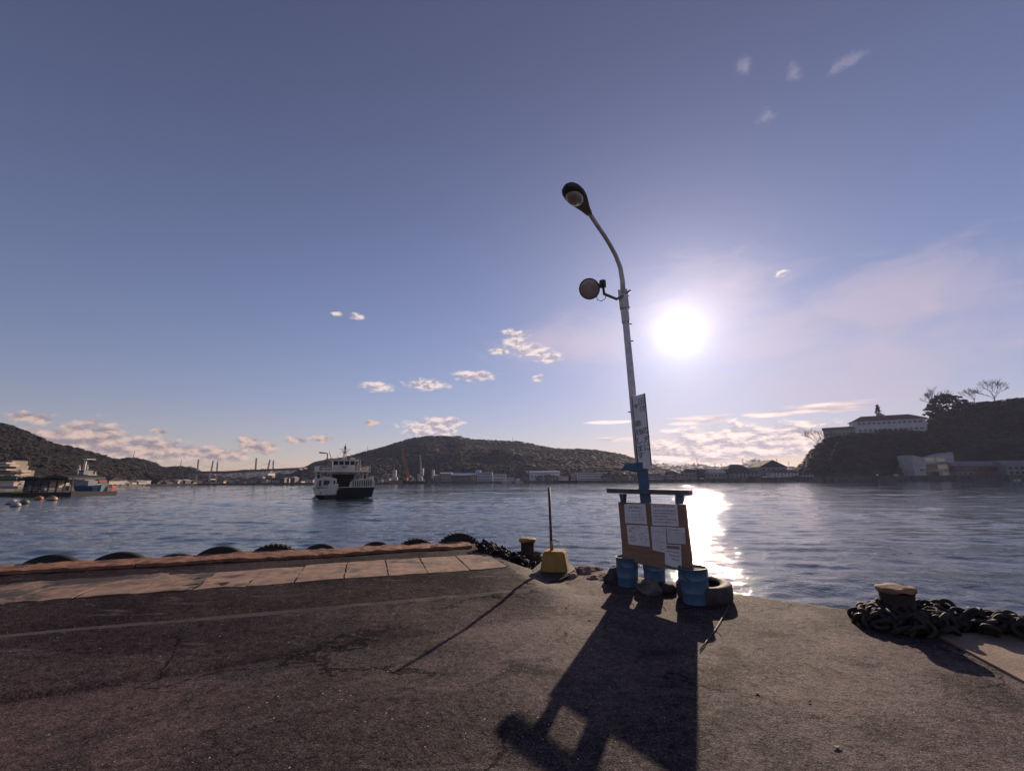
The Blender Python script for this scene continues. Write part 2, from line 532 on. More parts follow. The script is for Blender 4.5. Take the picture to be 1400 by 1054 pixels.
def strip(name, s0, s1, n0, n1, top, ds, dn, amp, m, parent, seed=0.0, thick=0.10):
    """a slab following the deck, edges a little ragged, with sides"""
    mb = MB()
    ns_, nn_ = max(1, round((s1 - s0) / ds)), max(1, round((n1 - n0) / dn))
    g = []
    for i in range(ns_ + 1):
        for j in range(nn_ + 1):
            s, n = s0 + (s1 - s0) * i / ns_, n0 + (n1 - n0) * j / nn_
            q = Vector((s * 3.1 + seed, n * 3.1, seed))
            if i in (0, ns_): s += amp * mnoise.noise(q * 1.7)
            if j in (0, nn_): n += amp * mnoise.noise(q * 1.7 + Vector((5, 5, 5)))
            p = xy(s, n)
            g.append((p.x, p.y, zdeck(p.x, p.y) + top + amp * 0.35 * mnoise.noise(q * 2.3)))
    w = nn_ + 1
    f = [(i * w + j, (i + 1) * w + j, (i + 1) * w + j + 1, i * w + j + 1) for i in range(ns_) for j in range(nn_)]
    ring = [i * w for i in range(ns_ + 1)] + [ns_ * w + j for j in range(1, w)] + [i * w + nn_ for i in range(ns_ - 1, -1, -1)] + [j for j in range(nn_ - 1, 0, -1)]
    b = len(g)
    g += [(g[k][0], g[k][1], g[k][2] - thick) for k in ring]
    f += [(ring[k], b + k, b + (k + 1) % len(ring), ring[(k + 1) % len(ring)]) for k in range(len(ring))]
    mb.add(g, f)
    return mb.build(name, m, parent)
s = 2.28
k = 0
while s > -16:
    w = 0.63 + 0.04 * math.sin(k * 2.1)
    gap = 0.022
    n_in = 7.22 + (0.0 if k < 14 else 0.12 * mnoise.noise(Vector((k * 1.3, 0, 0))))
    strip('concrete_slab', s - w + gap, s, n_in, 8.48 - (0.0 if k < 5 else max(0.0, 0.10 + 0.55 * mnoise.noise(Vector((k * 0.55, 9, 2))))), 0.008 + 0.003 * math.sin(k * 5), 0.16, 0.16, 0.018 if k < 6 else 0.05, M_CONC if k < 7 else M_CONCT, quay, k * 3.7, 0.05)
    s -= w
    k += 1
s = 2.2
k = 0
while s > -22:
    w = 2.9 if s > -12 else 10
    strip('kerb', s - w + 0.012, s, 9.2, 9.9, 0.05, 0.08 if s > -12 else 0.5, 0.10, 0.075, M_KERB, quay, 40 + k * 2.2, 0.16)
    s -= w
    k += 1
# concrete apron at the right quay edge
ap = [(4.36, 4.90), (4.05, 3.87), (3.30, 1.7), (2.9, 0.2), (8.2, 0.2), (8.35, 1.85), (5.65, 4.55), (5.1, 4.99)]
mb = MB()
mb.prism(ap, DECK - 0.05, DECK + 0.022)
mb.build('concrete_apron', mat('apron_concrete', (0.30, 0.20, 0.14), (0.20, 0.13, 0.095), 2.4, 0.85, bump=0.006, bscale=40, c3=(0.10, 0.07, 0.06), s3=6, f3=(0.6, 0.72)), quay)
# ragged broken concrete along the edge between the block and the board
def rubble(name, x, y, size, seed, m=M_RUBBLE, parent=None, flat=0.6, sub=2, zoff=0.0):
    bm = bmesh.new()
    bmesh.ops.create_icosphere(bm, subdivisions=sub, radius=1.0)
    for v in bm.verts:
        d = v.co.normalized()
        r = 1 + 0.34 * mnoise.noise(d * 1.4 + Vector((seed, 0, 0))) + 0.20 * mnoise.noise(d * 3.5 + Vector((0, seed, 0))) + 0.08 * mnoise.noise(d * 9 + Vector((0, seed, 0)))
        v.co = Vector((d.x * r * size[0], d.y * r * size[1], d.z * r * size[2]))
    mb = MB().bm(bm, False)
    z = zdeck(x, y) + zoff
    return mb.build(name, m, parent, (x, y, z), (0, 0, seed * 1.7))
for k, (px, py, w) in enumerate([(772, 782, .22), (790, 779, .20), (806, 781, .26), (822, 786, .24), (836, 790, .26), (846, 780, .2), (812, 790, .16), (782, 789, .14)]):
    q = ong(px, py, DECK)
    rubble('broken_concrete', q.x, q.y, (w * 1.15, w * 0.75, 0.05 + 0.02 * (k % 3)), k * 1.9 + 0.3, M_RUBBLE, quay, sub=3)

# ------------------------------------------------------------------ water
def make_water():
    r0, ratio = 4.4, 1.0066
    nr = int(math.log(420 / r0) / math.log(ratio))
    rr = r0 * ratio ** np.arange(nr)
    rr = np.concatenate([rr, np.array([500, 650, 900, 1300, 2000, 3500, 6000, 12000.])])
    fine = np.radians(np.arange(-62, 62.01, 0.19))
    coarse = np.radians(np.arange(70, 290.1, 5.0))
    a = np.concatenate([fine, coarse])
    A, RR = np.meshgrid(a, rr)
    X, Y = RR * np.sin(A), RR * np.cos(A)
    dr = np.maximum(RR * (ratio - 1), RR * R(0.19))
    dr[:, len(fine):] = RR[:, len(fine):] * R(5)
    Z = np.zeros_like(X)
    g = np.random.default_rng(5)
    for k in range(46):
        lam = 0.42 * (9.0 / 0.42) ** (k / 45.0)
        th = R(188) + g.normal(0, 1.25 if k % 3 == 0 else 0.5)
        kk = 2 * math.pi / lam
        slope = 0.024 if lam < 0.9 else (0.034 if lam < 2.2 else 0.013)
        att = np.clip((lam / (dr * 3.0) - 0.6) / 1.0, 0, 1)
        gx, gy = X * math.sin(th) + Y * math.cos(th), 0
        env = 0.75 + 0.5 * np.sin(X * g.uniform(-.12, .12) + Y * g.uniform(-.12, .12) + g.uniform(0, 6))
        ph = kk * gx + g.uniform(0, 6.28) + 0.6 * np.sin(kk * 0.21 * (X * math.cos(th) - Y * math.sin(th)) + g.uniform(0, 6))
        Z += att * env * slope / kk * (2 * ((np.sin(ph) + 1) / 2) ** 1.7 - 0.85)
    n, m = X.shape
    co = np.stack([X, Y, Z], -1).reshape(-1, 3)
    i, j = np.meshgrid(np.arange(n - 1), np.arange(m), indexing='ij')
    j2 = (j + 1) % m
    q = np.stack([i * m + j, i * m + j2, (i + 1) * m + j2, (i + 1) * m + j], -1).reshape(-1, 4)[:, ::-1]
    me = bpy.data.meshes.new('water')
    me.vertices.add(len(co)); me.vertices.foreach_set('co', co.ravel().astype(np.float32))
    me.loops.add(q.size); me.loops.foreach_set('vertex_index', q.ravel().astype(np.int32))
    me.polygons.add(len(q)); me.polygons.foreach_set('loop_start', np.arange(0, q.size, 4, dtype=np.int32))
    me.polygons.foreach_set('use_smooth', np.ones(len(q), dtype=bool))
    me.update(calc_edges=True)
    return me
def water_mat():
    m = bpy.data.materials.new('sea_water')
    m.use_nodes = True
    t = m.node_tree
    p = t.nodes['Principled BSDF']
    p.inputs['Base Color'].default_value = (0.026, 0.056, 0.070, 1)
    p.inputs['IOR'].default_value = 1.333
    p.inputs['Roughness'].default_value = 0.03
    co = N(t, 'ShaderNodeTexCoord').outputs['Object']
    calm = NOISE(t, VM(t, 'MULTIPLY', co, (0.010, 0.045, 1)), 1.0, 4, 0.55, 1.2).outputs[0]
    c = SS(t, calm, 0.36, 0.62, 0.35, 1.0)
    a = NOISE(t, VM(t, 'MULTIPLY', co, (1.0, 1.5, 1)), 1.7, 3, 0.55, 0.4).outputs[0]
    b = NOISE(t, VM(t, 'MULTIPLY', co, (1.35, 1.3, 1)), 4.6, 3, 0.55, 0.5).outputs[0]
    h = M(t, 'ADD', M(t, 'MULTIPLY', a, 0.034), M(t, 'MULTIPLY', b, 0.029))
    bp = N(t, 'ShaderNodeBump'); bp.inputs['Distance'].default_value = 1.0
    lk(t, c, bp.inputs['Strength']); lk(t, h, bp.inputs['Height']); lk(t, bp.outputs[0], p.inputs['Normal'])
    return m
wm = make_water()
wm.materials.append(water_mat())
tag(put('water', wm), kind='structure')

# ------------------------------------------------------------------ land across the water
def lerp_list(L, x):
    if x <= L[0][0]: return L[0][1]
    for (a, va), (b, vb) in zip(L, L[1:]):
        if x <= b:
            return va + (vb - va) * (x - a) / (b - a)
    return L[-1][1]
SHORE = [(-400, 676), (-120, 673), (0, 671), (120, 667.5), (200, 664.2), (290, 663), (430, 662.6), (560, 661), (700, 660.2), (880, 659.4), (1000, 658.8), (1100, 658.2), (1200, 657.7), (1300, 657), (1400, 656.4), (1700, 655), (2600, 654)]
WALLH = [(0, 2.5), (200, 2.0), (560, 2.2), (880, 2.6), (1000, 3.2), (1100, 4.6), (1400, 4.8)]
def rshore(px):
    q = ong(px, lerp_list(SHORE, px), 0)
    return math.hypot(q.x, q.y)
def wallh(px):
    return lerp_list(WALLH, px)
def azp(px, r, z):
    """point on the compass bearing of that photo column, r metres out"""
    d = ray(px, 657)
    h = math.hypot(d.x, d.y)
    return Vector((d.x / h * r, d.y / h * r, z))
M_LAND = mat('shore_ground', (0.14, 0.12, 0.10), (0.07, 0.065, 0.055), 0.05, 0.9)
M_SEAW = mat('sea_wall', (0.13, 0.115, 0.105), (0.055, 0.05, 0.05), 0.25, 0.9)
vs, fs, mi = [], [], []
cols = list(range(-500, 2701, 20))
for px in cols:
    r, h = rshore(px), wallh(px)
    vs += [azp(px, r, -3), azp(px, r, h), azp(px, r + 60, h), azp(px, r + 900, h), azp(px, 9000, h)]
for i in range(len(cols) - 1):
    for j in range(4):
        fs.append((i * 5 + j, (i + 1) * 5 + j, (i + 1) * 5 + j + 1, i * 5 + j + 1)); mi.append(1 if j == 0 else 0)
me = bpy.data.meshes.new('far_shore'); me.from_pydata([v[:] for v in vs], [], fs)
me.materials.append(M_LAND); me.materials.append(M_SEAW); me.polygons.foreach_set('material_index', mi)
tag(put('far_shore', me), kind='structure')

def fbm(v, o=4):
    s, a = 0.0, 0.5
    for _ in range(o):
        s += a * mnoise.noise(v); v = v * 2.03; a *= 0.5
    return s
class Hill:
    """a hill whose crest is read off the photo; it starts some metres behind the shore and falls away behind"""
    def __init__(s, name, crest, rng, foot, m, power=0.9, rough=0.10, step=5, back=0.9, base=None):
        s.crest, s.rng, s.foot, s.power, s.rough = crest, rng, foot, power, rough
        x0, x1 = crest[0][0], crest[-1][0]
        s.x0, s.x1, s.seed = x0, x1, (x0 * 0.013) % 17
        nx, nt_ = int((x1 - x0) / step), 26
        vs, fs = [], []
        for i in range(nx + 1):
            px = x0 + (x1 - x0) * i / nx
            for j in range(nt_ + 1):
                vs.append(s.pt(px, j / nt_ * (1 + back))[:])
        w = nt_ + 1
        for i in range(nx):
            for j in range(nt_):
                fs.append((i * w + j, (i + 1) * w + j, (i + 1) * w + j + 1, i * w + j + 1))
        me = bpy.data.meshes.new(name); me.from_pydata(vs, [], fs)
        me.polygons.foreach_set('use_smooth', [True] * len(fs)); me.materials.append(m)
        s.o = tag(put(name, me), kind='structure')
    def pt(s, px, t):
        rr = s.rng(px) if callable(s.rng) else s.rng
        r0 = rshore(px) + (lerp_list(s.foot, px) if isinstance(s.foot, list) else s.foot)
        r0 = min(r0, rr - 20)
        top = at(px, lerp_list(s.crest, px), rr).z
        b = wallh(px) - 0.5
        if t <= 1:
            r = r0 + (rr - r0) * t
            z = b + (top - b) * (t ** s.power)
            n = fbm(Vector((px * 0.012 * rr / 500, r * 0.012, s.seed)))
            z += (top - b) * s.rough * n * math.sin(math.pi * min(1, t)) * 1.6
        else:
            u = (t - 1)
            r = rr + (rr - r0) * u
            z = b + (top - b) * (1 - smooth(u / 0.9)) 
        return azp(px, r, z)

M_HILL = mat('wooded_hill_ground', (0.045, 0.040, 0.028), (0.025, 0.026, 0.02), 0.03, 0.95)
M_ROCK = mat('cliff_ground', (0.060, 0.052, 0.042), (0.030, 0.028, 0.024), 0.06, 0.95)
M_FARHILL = mat('distant_hill', (0.05, 0.05, 0.045), (0.035, 0.036, 0.034), 0.01, 0.95)
far_ridge = Hill('distant_ridge', [(-60, 645), (120, 642), (300, 645), (345, 642), (420, 640), (700, 652), (850, 640), (900, 634), (925, 637), (950, 634), (985, 639), (1010, 637), (1035, 627), (1060, 636), (1100, 640), (1200, 642)], 2600, 900, M_FARHILL, 0.8)
hill_left = Hill('hill', [(-420, 530), (-260, 520), (-120, 556), (-40, 573), (0, 583), (30, 596), (60, 607), (90, 613), (120, 620), (150, 629), (185, 642), (225, 655)], 640, [(-400, 60), (0, 90), (200, 60)], M_HILL, 1.0)
hill_l2 = Hill('hill', [(120, 640), (150, 630), (170, 627), (190, 628), (205, 633), (220, 640), (245, 638), (262, 640), (275, 648), (285, 650), (300, 653), (320, 655), (340, 655), (352, 652), (370, 650), (385, 650), (400, 648), (410, 643), (425, 634), (445, 628), (470, 626), (500, 628)], 980, 120, M_HILL, 0.8)
hill_mid = Hill('hill', [(395, 652), (412, 640), (440, 634), (470, 625), (500, 617), (530, 609), (555, 601), (575, 597), (600, 596), (630, 597), (645, 601), (680, 603), (712, 604), (740, 610), (765, 614), (790, 614), (810, 615), (830, 618), (850, 621), (868, 627), (885, 634), (910, 642), (940, 652)], lambda px: 1000 - 140 * smooth((px - 650) / 250), [(390, 70), (560, 90), (860, 70)], M_HILL, 0.85)
cliff = Hill('cliff', [(1080, 656), (1090, 646), (1101, 633), (1112, 620), (1124, 609), (1137, 601), (1150, 597), (1180, 592), (1282, 582), (1292, 568), (1310, 562), (1330, 558), (1345, 554), (1360, 550), (1400, 545), (1500, 535), (1700, 545), (2000, 580), (2300, 640)], lambda px: rshore(px) + 95, [(1086, 40), (1140, 34), (1250, 38), (1400, 48)], M_ROCK, 0.62, 0.05)

# tree cover: low-poly crowns, uneven, one mesh per wood (nobody could count them)
def ico(sub=1):
    bm = bmesh.new(); bmesh.ops.create_icosphere(bm, subdivisions=sub, radius=1.0)
    v = np.array([x.co[:] for x in bm.verts]); f = np.array([[q.index for q in x.verts] for x in bm.faces]); bm.free()
    return v, f
def canopy_mat(name, a, b, c):
    m = bpy.data.materials.new(name); m.use_nodes = True
    t = m.node_tree; p = t.nodes['Principled BSDF']
    p.inputs['Roughness'].default_value = 0.9; p.inputs['Specular IOR Level'].default_value = 0.2
    at_ = N(t, 'ShaderNodeAttribute', attribute_name='tint')
    sp_ = N(t, 'ShaderNodeSeparateXYZ'); lk(t, at_.outputs['Vector'], sp_.inputs[0])
    co = N(t, 'ShaderNodeTexCoord').outputs['Object']
    big = NOISE(t, co, 0.012, 4, 0.6).outputs[0]
    cc = MIX(t, SS(t, M(t, 'ADD', M(t, 'MULTIPLY', sp_.outputs[0], 0.45), M(t, 'MULTIPLY', big, 0.9)), 0.45, 0.9), a, b)
    cc = MIX(t, SS(t, sp_.outputs[1], 0.72, 1.0), cc, c)
    fine = NOISE(t, co, 0.9, 4, 0.7).outputs[0]
    cc = MIX(t, SS(t, fine, 0.4, 0.7, 0, 0.5), cc, tuple(x * 0.5 for x in a))
    lk(t, cc, p.inputs['Base Color'])
    return m
def canopy(name, P, S, m, seed, flat=0.8):
    g = np.random.default_rng(seed)
    v, f = ico(1)
    f = f[(v[f].mean(1)[:, 2] > -0.12)]
    n, k = len(P), len(v)
    P, S = np.array(P), np.array(S)
    jit = 1 + g.normal(0, 0.24, (n, k, 1))
    an = g.uniform(0, 6.28, n)
    c, s_ = np.cos(an)[:, None], np.sin(an)[:, None]
    V = v[None] * jit
    V = np.stack([V[..., 0] * c - V[..., 1] * s_, V[..., 0] * s_ + V[..., 1] * c, V[..., 2] * flat * g.uniform(.8, 1.3, (n, 1))], -1) * S[:, None, None]
    V += P[:, None, :]
    FF = (f[None] + (np.arange(n) * k)[:, None, None]).reshape(-1, 3)
    me = bpy.data.meshes.new(name)
    me.vertices.add(n * k); me.vertices.foreach_set('co', V.ravel().astype(np.float32))
    me.loops.add(FF.size); me.loops.foreach_set('vertex_index', FF.ravel().astype(np.int32))
    me.polygons.add(len(FF)); me.polygons.foreach_set('loop_start', np.arange(0, FF.size, 3, dtype=np.int32))
    me.update(calc_edges=True)
    at_ = me.attributes.new('tint', 'FLOAT_VECTOR', 'POINT')
    T = np.repeat(g.uniform(0, 1, (n, 1, 3)), k, 1)
    at_.data.foreach_set('vector', T.ravel().astype(np.float32))
    me.materials.append(m)
    return tag(put(name, me), kind='stuff')
M_CAN = canopy_mat('woodland', (0.023, 0.023, 0.018), (0.034, 0.027, 0.021), (0.044, 0.031, 0.022))
M_CANC = canopy_mat('cliff_scrub', (0.024, 0.025, 0.020), (0.036, 0.030, 0.024), (0.050, 0.038, 0.027))
def cover(hill, x0, x1, n, size, seed, m=None, t0=0.0, t1=1.06, dens=None, name='woodland'):
    g = random.Random(seed); P, S = [], []
    while len(P) < n:
        px, t = g.uniform(x0, x1), g.uniform(t0, t1)
        if dens and g.random() > dens(px, t):
            continue
        q = hill.pt(px, t); sz = size * (g.uniform(0.6, 1.35) if g.random() < .93 else g.uniform(1.4, 2.0))
        P.append((q.x, q.y, q.z + sz * 0.15)); S.append(sz)
    return canopy(name, P, S, m or M_CAN, seed, 0.38)
cover(hill_left, -130, 222, 11000, 2.4, 1, dens=lambda px, t: 1 if t > 0.12 else 0.5)
cover(hill_l2, 125, 500, 6000, 2.8, 2, t0=0.15)
cover(hill_mid, 398, 935, 14000, 2.6, 3, dens=lambda px, t: 1 if t > 0.1 else 0.45)
cover(cliff, 1082, 1560, 3400, 2.3, 4, M_CANC, t0=0.02, t1=1.1, dens=lambda px, t: 1.0 if (t < 0.86 or px > 1285 or px < 1150) else 0.25)
cover(far_ridge, -60, 1180, 2600, 7, 5)
# ------------------------------------------------------------------ things on the quay
M_BLUE = mat('blue_paint', (0.070, 0.125, 0.215), (0.05, 0.095, 0.17), 7, 0.55, bump=0.002, bscale=30, c3=(0.13, 0.085, 0.06), s3=5, f3=(0.64, 0.74))
M_PAIL = mat('pail_blue', (0.080, 0.155, 0.245), (0.06, 0.122, 0.195), 9, 0.5, bump=0.002, bscale=25, c3=(0.12, 0.10, 0.09), s3=7, f3=(0.63, 0.75))
M_POLE = mat('old_white_paint', (0.80, 0.76, 0.75), (0.62, 0.57, 0.55), 9, 0.55, bump=0.001, bscale=50, c3=(0.16, 0.09, 0.06), s3=8, f3=(0.64, 0.76))
M_GALV = mat('galvanised_steel', (0.30, 0.29, 0.29), (0.20, 0.19, 0.19), 8, 0.5, 0.6, bump=0.001)
M_LAMPB = mat('weathered_lamp_body', (0.09, 0.08, 0.075), (0.055, 0.05, 0.05), 10, 0.6, 0.3, bump=0.001, bscale=60)
M_LENS = mat('dusty_lamp_glass', (0.44, 0.38, 0.34), (0.34, 0.29, 0.26), 12, 0.25, spec=0.6)
M_STEEL = mat('rusty_iron', (0.050, 0.036, 0.030), (0.028, 0.022, 0.02), 14, 0.6, 0.35, bump=0.004, bscale=40)
M_CHAIN = mat('wet_black_chain', (0.034, 0.022, 0.016), (0.013, 0.011, 0.010), 18, 0.72, 0.1, bump=0.003, bscale=60)
M_RUB = mat('black_rubber', (0.017, 0.015, 0.015), (0.030, 0.026, 0.025), 9, 0.7, bump=0.002, bscale=60, spec=0.3)
M_RUBG = mat('grey_rubber', (0.06, 0.052, 0.05), (0.035, 0.03, 0.03), 7, 0.7, bump=0.003, bscale=40, c3=(0.16, 0.12, 0.09), s3=8, f3=(0.62, 0.75))
M_YEL = mat('yellow_paint', (0.38, 0.215, 0.04), (0.29, 0.16, 0.03), 6, 0.7, bump=0.004, bscale=30, c3=(0.14, 0.10, 0.07), s3=9, f3=(0.62, 0.74))
M_YCAP = mat('worn_yellow_cap', (0.42, 0.25, 0.06), (0.22, 0.12, 0.05), 8, 0.7, bump=0.004, bscale=30, c3=(0.07, 0.045, 0.035), s3=7, f3=(0.56, 0.7))
M_RUSTCAP = mat('rusty_cap', (0.33, 0.19, 0.10), (0.17, 0.09, 0.055), 7, 0.8, bump=0.008, bscale=25, c3=(0.05, 0.035, 0.03), s3=6, f3=(0.58, 0.72))
M_REDPOLE = mat('faded_red_pole', (0.22, 0.065, 0.030), (0.14, 0.042, 0.024), 9, 0.55, stretch=(1, 1, 0.4))
M_WOODO = mat('ochre_board', (0.27, 0.155, 0.092), (0.21, 0.122, 0.075), 3, 0.65, bump=0.002, bscale=14, stretch=(1, 1, 5), c3=(0.20, 0.08, 0.04), s3=2.5, f3=(0.58, 0.75))
M_BEAM = mat('blue_grey_beam', (0.09, 0.11, 0.15), (0.06, 0.075, 0.105), 6, 0.6, bump=0.003, bscale=25, c3=(0.16, 0.12, 0.10), s3=6, f3=(0.6, 0.74))
M_PAPER = mat('weathered_paper', (0.78, 0.74, 0.73), (0.68, 0.64, 0.63), 8, 0.6, bump=0.001, bscale=12)
M_INK = mat('faded_ink', (0.05, 0.045, 0.06), (0.11, 0.10, 0.11), 30, 0.7)
M_INKR = mat('faded_red_ink', (0.36, 0.17, 0.18), (0.30, 0.15, 0.15), 30, 0.7)
M_INKF = mat('very_faded_ink', (0.24, 0.22, 0.25), (0.32, 0.29, 0.31), 20, 0.7)
M_PLATE = mat('white_plate', (0.78, 0.75, 0.75), (0.68, 0.65, 0.65), 5, 0.5, bump=0.001, bscale=20, c3=(0.33, 0.23, 0.17), s3=4, f3=(0.6, 0.8))
M_ROCK2 = mat('grey_stone', (0.17, 0.145, 0.125), (0.09, 0.08, 0.07), 7, 0.9, bump=0.012, bscale=30)
M_DARKR = mat('dark_brown_stone', (0.07, 0.05, 0.042), (0.035, 0.028, 0.026), 6, 0.85, bump=0.015, bscale=26)
M_ROPE = mat('old_rope', (0.085, 0.060, 0.045), (0.035, 0.028, 0.025), 22, 0.9, bump=0.006, bscale=70)
M_MARK = mat('black_wire', (0.02, 0.018, 0.018), None, rough=0.6)
M_GROUT = mat('pail_fill_concrete', (0.15, 0.13, 0.12), (0.09, 0.08, 0.075), 12, 0.9, bump=0.008, bscale=40)

def onplane(px, py, P, n):
    d = ray(px, py); o = Vector((0, 0, H))
    return o + d * ((P - o).dot(n) / d.dot(n))
def base(px, py, z=None):
    p = ong(px, py, DECK)
    for _ in range(4):
        p = ong(px, py, zdeck(p.x, p.y))
    return p
def thing(name, p, label, cat, group=None, rz=0.0):
    return empty(name, p, rz, label, cat, group)
def local(o, pts):
    m = (Matrix.Translation(o.location) @ Matrix.Rotation(o.rotation_euler[2], 4, 'Z')).inverted()
    return [m @ Vector(p) for p in pts]

# ---- street lamp
P0 = Vector((2.13, 6.98, zdeck(2.13, 6.98)))
vf = Vector((P0.x, P0.y, 0)).normalized()
lamp = thing('street_lamp', P0, 'tall leaning white street lamp with curved arm and floodlight on a blue post', 'street lamp')
q_low, q_top = onplane(877.5, 655, P0, vf), onplane(851.5, 398, P0, vf)
q_mid = onplane(874.5, 641, P0, vf)
mb = MB()
a, b, c = local(lamp, [P0, q_mid, q_top])
axis = (c - a).normalized()
rotp = axis.to_track_quat('Z', 'Y').to_matrix()
Lb = (b - a).length
mb.bbox(axis * (Lb / 2), (0.165, 0.165, Lb), 0.012, rot=rotp)
mb.build('square_post', M_BLUE, lamp)
mb = MB(); mb.tube([b - axis * 0.05, b.lerp(c, 0.5), c + axis * 0.02], [0.062, 0.058, 0.052], 16)
mb.build('pole', M_POLE, lamp)
for f_, L_, w_ in ((0.945, 0.34, 0.084), (0.84, 0.20, 0.070)):
    mb = MB(); ctr = b.lerp(c, f_); mb.bbox(ctr, (w_ * 2, w_ * 1.9, L_), 0.015, rot=rotp); mb.build('pole_joint_box' if L_ > 0.3 else 'collar', M_POLE, lamp)
for f_, sgn in ((0.80, 1), (0.70, 1), (0.90, 1), (0.36, 1), (0.30, -1), (0.97, 1)):
    mb = MB(); ctr = b.lerp(c, f_); mb.tube([ctr, ctr + Vector((0.10 * sgn, 0.0, 0))], 0.010, 6); mb.build('bolt', M_GALV, lamp)
arm_px = [(852, 402, 6.98), (851, 384, 6.95), (848, 366, 6.86), (842, 350, 6.72), (834, 335, 6.50), (826, 322, 6.30), (815, 306, 6.08), (804, 289, 5.86)]
def aty(px, py, y):
    d = ray(px, py); return Vector((0, 0, H)) + d * (y / d.y)
armp = [aty(*p) for p in arm_px]
mb = MB(); mb.tube(local(lamp, armp), [0.046, 0.042, 0.038, 0.036, 0.034, 0.034, 0.034, 0.034], 14); mb.build('lamp_arm', M_POLE, lamp)
# head: an egg shaped shell, bowl of glass below
h0, h1 = aty(805.5, 292, 5.90), aty(775, 254, 5.26)
u = (h1 - h0).normalized()
side = u.cross(Vector((0, 0, 1))).normalized(); upv = side.cross(u).normalized()
HL = (h1 - h0).length
vs, fs = [], []
prof = [(0, .050, .05, .045), (.08, .056, .058, .05), (.2, .075, .075, .05), (.36, .112, .095, .055), (.52, .142, .11, .06), (.68, .154, .115, .06), (.82, .142, .105, .055), (.92, .110, .085, .05), (.98, .062, .05, .035), (1.0, .012, .012, .01)]
nS = 20
for (t_, w_, top_, bot_) in prof:
    for k in range(nS):
        an = 2 * math.pi * k / nS
        cz = math.sin(an)
        vs.append(h0 + u * HL * t_ + side * w_ * math.cos(an) + upv * (top_ if cz > 0 else bot_) * cz)
for i in range(len(prof) - 1):
    for k in range(nS):
        k2 = (k + 1) % nS; fs.append((i * nS + k, i * nS + k2, (i + 1) * nS + k2, (i + 1) * nS + k))
fs.append(tuple(range(nS)))
mb = MB(); mb.add(local(lamp, vs), fs, True); head = mb.build('lamp_head', M_LAMPB, lamp)
bm = bmesh.new(); bmesh.ops.create_uvsphere(bm, u_segments=24, v_segments=14, radius=1)
cen = h0 + u * HL * 0.68 - upv * 0.045
for v in bm.verts:
    v.co = cen + u * v.co.x * 0.165 + side * v.co.y * 0.118 + upv * v.co.z * (0.085 if v.co.z < 0 else 0.03)
mb = MB(); mb.bm(bm, True); mb.v = [x[:] for x in local(lamp, mb.v)]
gl = mb.build('lamp_glass', M_LENS, lamp); gl.parent = head
# floodlight on a short cross arm
fc = aty(806, 395, 6.45)
todir = (Vector((0.1, 0.4, H - 0.2)) - fc); todir = (todir.normalized() + Vector((-0.28, 0, -0.12))).normalized()
rm = todir.to_track_quat('Z', 'Y').to_matrix()
fl_ = MB(); fl_.lathe([(0.0, -0.24), (0.05, -0.235), (0.075, -0.20), (0.10, -0.16), (0.135, -0.09), (0.158, -0.02), (0.168, 0.0), (0.172, 0.012), (0.160, 0.018), (0.152, 0.010)], 28, m=rm)
fl_.v = [tuple(Vector(x) + local(lamp, [fc])[0]) for x in fl_.v]
flood = fl_.build('floodlight', M_LAMPB, lamp)
mb = MB(); mb.lathe([(0.156, 0.008), (0.13, 0.020), (0.08, 0.032), (0.0, 0.037)], 28, c=local(lamp, [fc])[0], m=rm); g2 = mb.build('floodlight_glass', M_LENS, lamp); g2.parent = flood
bk = fc - todir * 0.21
jn = aty(824, 388, 6.62)
mb = MB(); mb.tube(local(lamp, [jn + Vector((0, 0, .05)), jn - Vector((0, 0, .06))]), 0.055, 12); g3 = mb.build('ballast_box', M_LAMPB, lamp); g3.parent = flood
mb = MB(); mb.tube(local(lamp, [bk, jn, aty(826, 402, 6.7), aty(843, 409, 6.9), aty(853, 404, 6.98)]), [0.03, 0.03, 0.026, 0.024, 0.024], 10); mb.build('cross_arm', M_GALV, lamp)
mb = MB(); mb.tube(local(lamp, [aty(853, 404, 6.98), aty(862, 397, 6.9)]), 0.022, 8); mb.build('cross_arm', M_GALV, lamp)
mb = MB(); mb.tube(local(lamp, [aty(815, 404, 6.6) + Vector((0, 0, 0)), aty(817, 410, 6.6), aty(822, 412, 6.6), aty(827, 409, 6.65), aty(829, 403, 6.7)]), 0.006, 6); mb.build('cable', M_MARK, lamp)
# blue bracket plate below the sign
mb = MB()
pp = [onplane(x, y, P0 - vf * 0.10, vf) for x, y in ((849, 643), (855, 634), (884, 631), (885, 640), (871, 645))]
mb.extr(local(lamp, pp), local(lamp, [P0 + vf * 0.05])[0]); mb.build('bracket_plate', M_BLUE, lamp)

# ---- vertical sign
TXT_CACHE = {}
def glyph(ch):
    """flat outline of one character from Blender's built-in font, as (verts2d, faces) in a unit square"""
    if ch in TXT_CACHE: return TXT_CACHE[ch]
    cu = bpy.data.curves.new('g', 'FONT'); cu.body = ch; cu.align_x = 'LEFT'; cu.resolution_u = 3
    o = bpy.data.objects.new('g', cu); SC.collection.objects.link(o)
    dg = bpy.context.evaluated_depsgraph_get()
    m = bpy.data.meshes.new_from_object(o.evaluated_get(dg))
    v = [tuple(x.co) for x in m.vertices]; f = [tuple(p.vertices) for p in m.polygons]
    bpy.data.objects.remove(o); bpy.data.curves.remove(cu); bpy.data.meshes.remove(m)
    if v:
        x0, x1 = min(p[0] for p in v), max(p[0] for p in v); y0, y1 = min(p[1] for p in v), max(p[1] for p in v)
        s_ = 1 / max(x1 - x0, y1 - y0)
        v = [((p[0] - (x0 + x1) / 2) * s_, (p[1] - (y0 + y1) / 2) * s_) for p in v]
    TXT_CACHE[ch] = (v, f)
    return v, f
PS = P0 - vf * 0.085 + Vector((0, 0, 0))
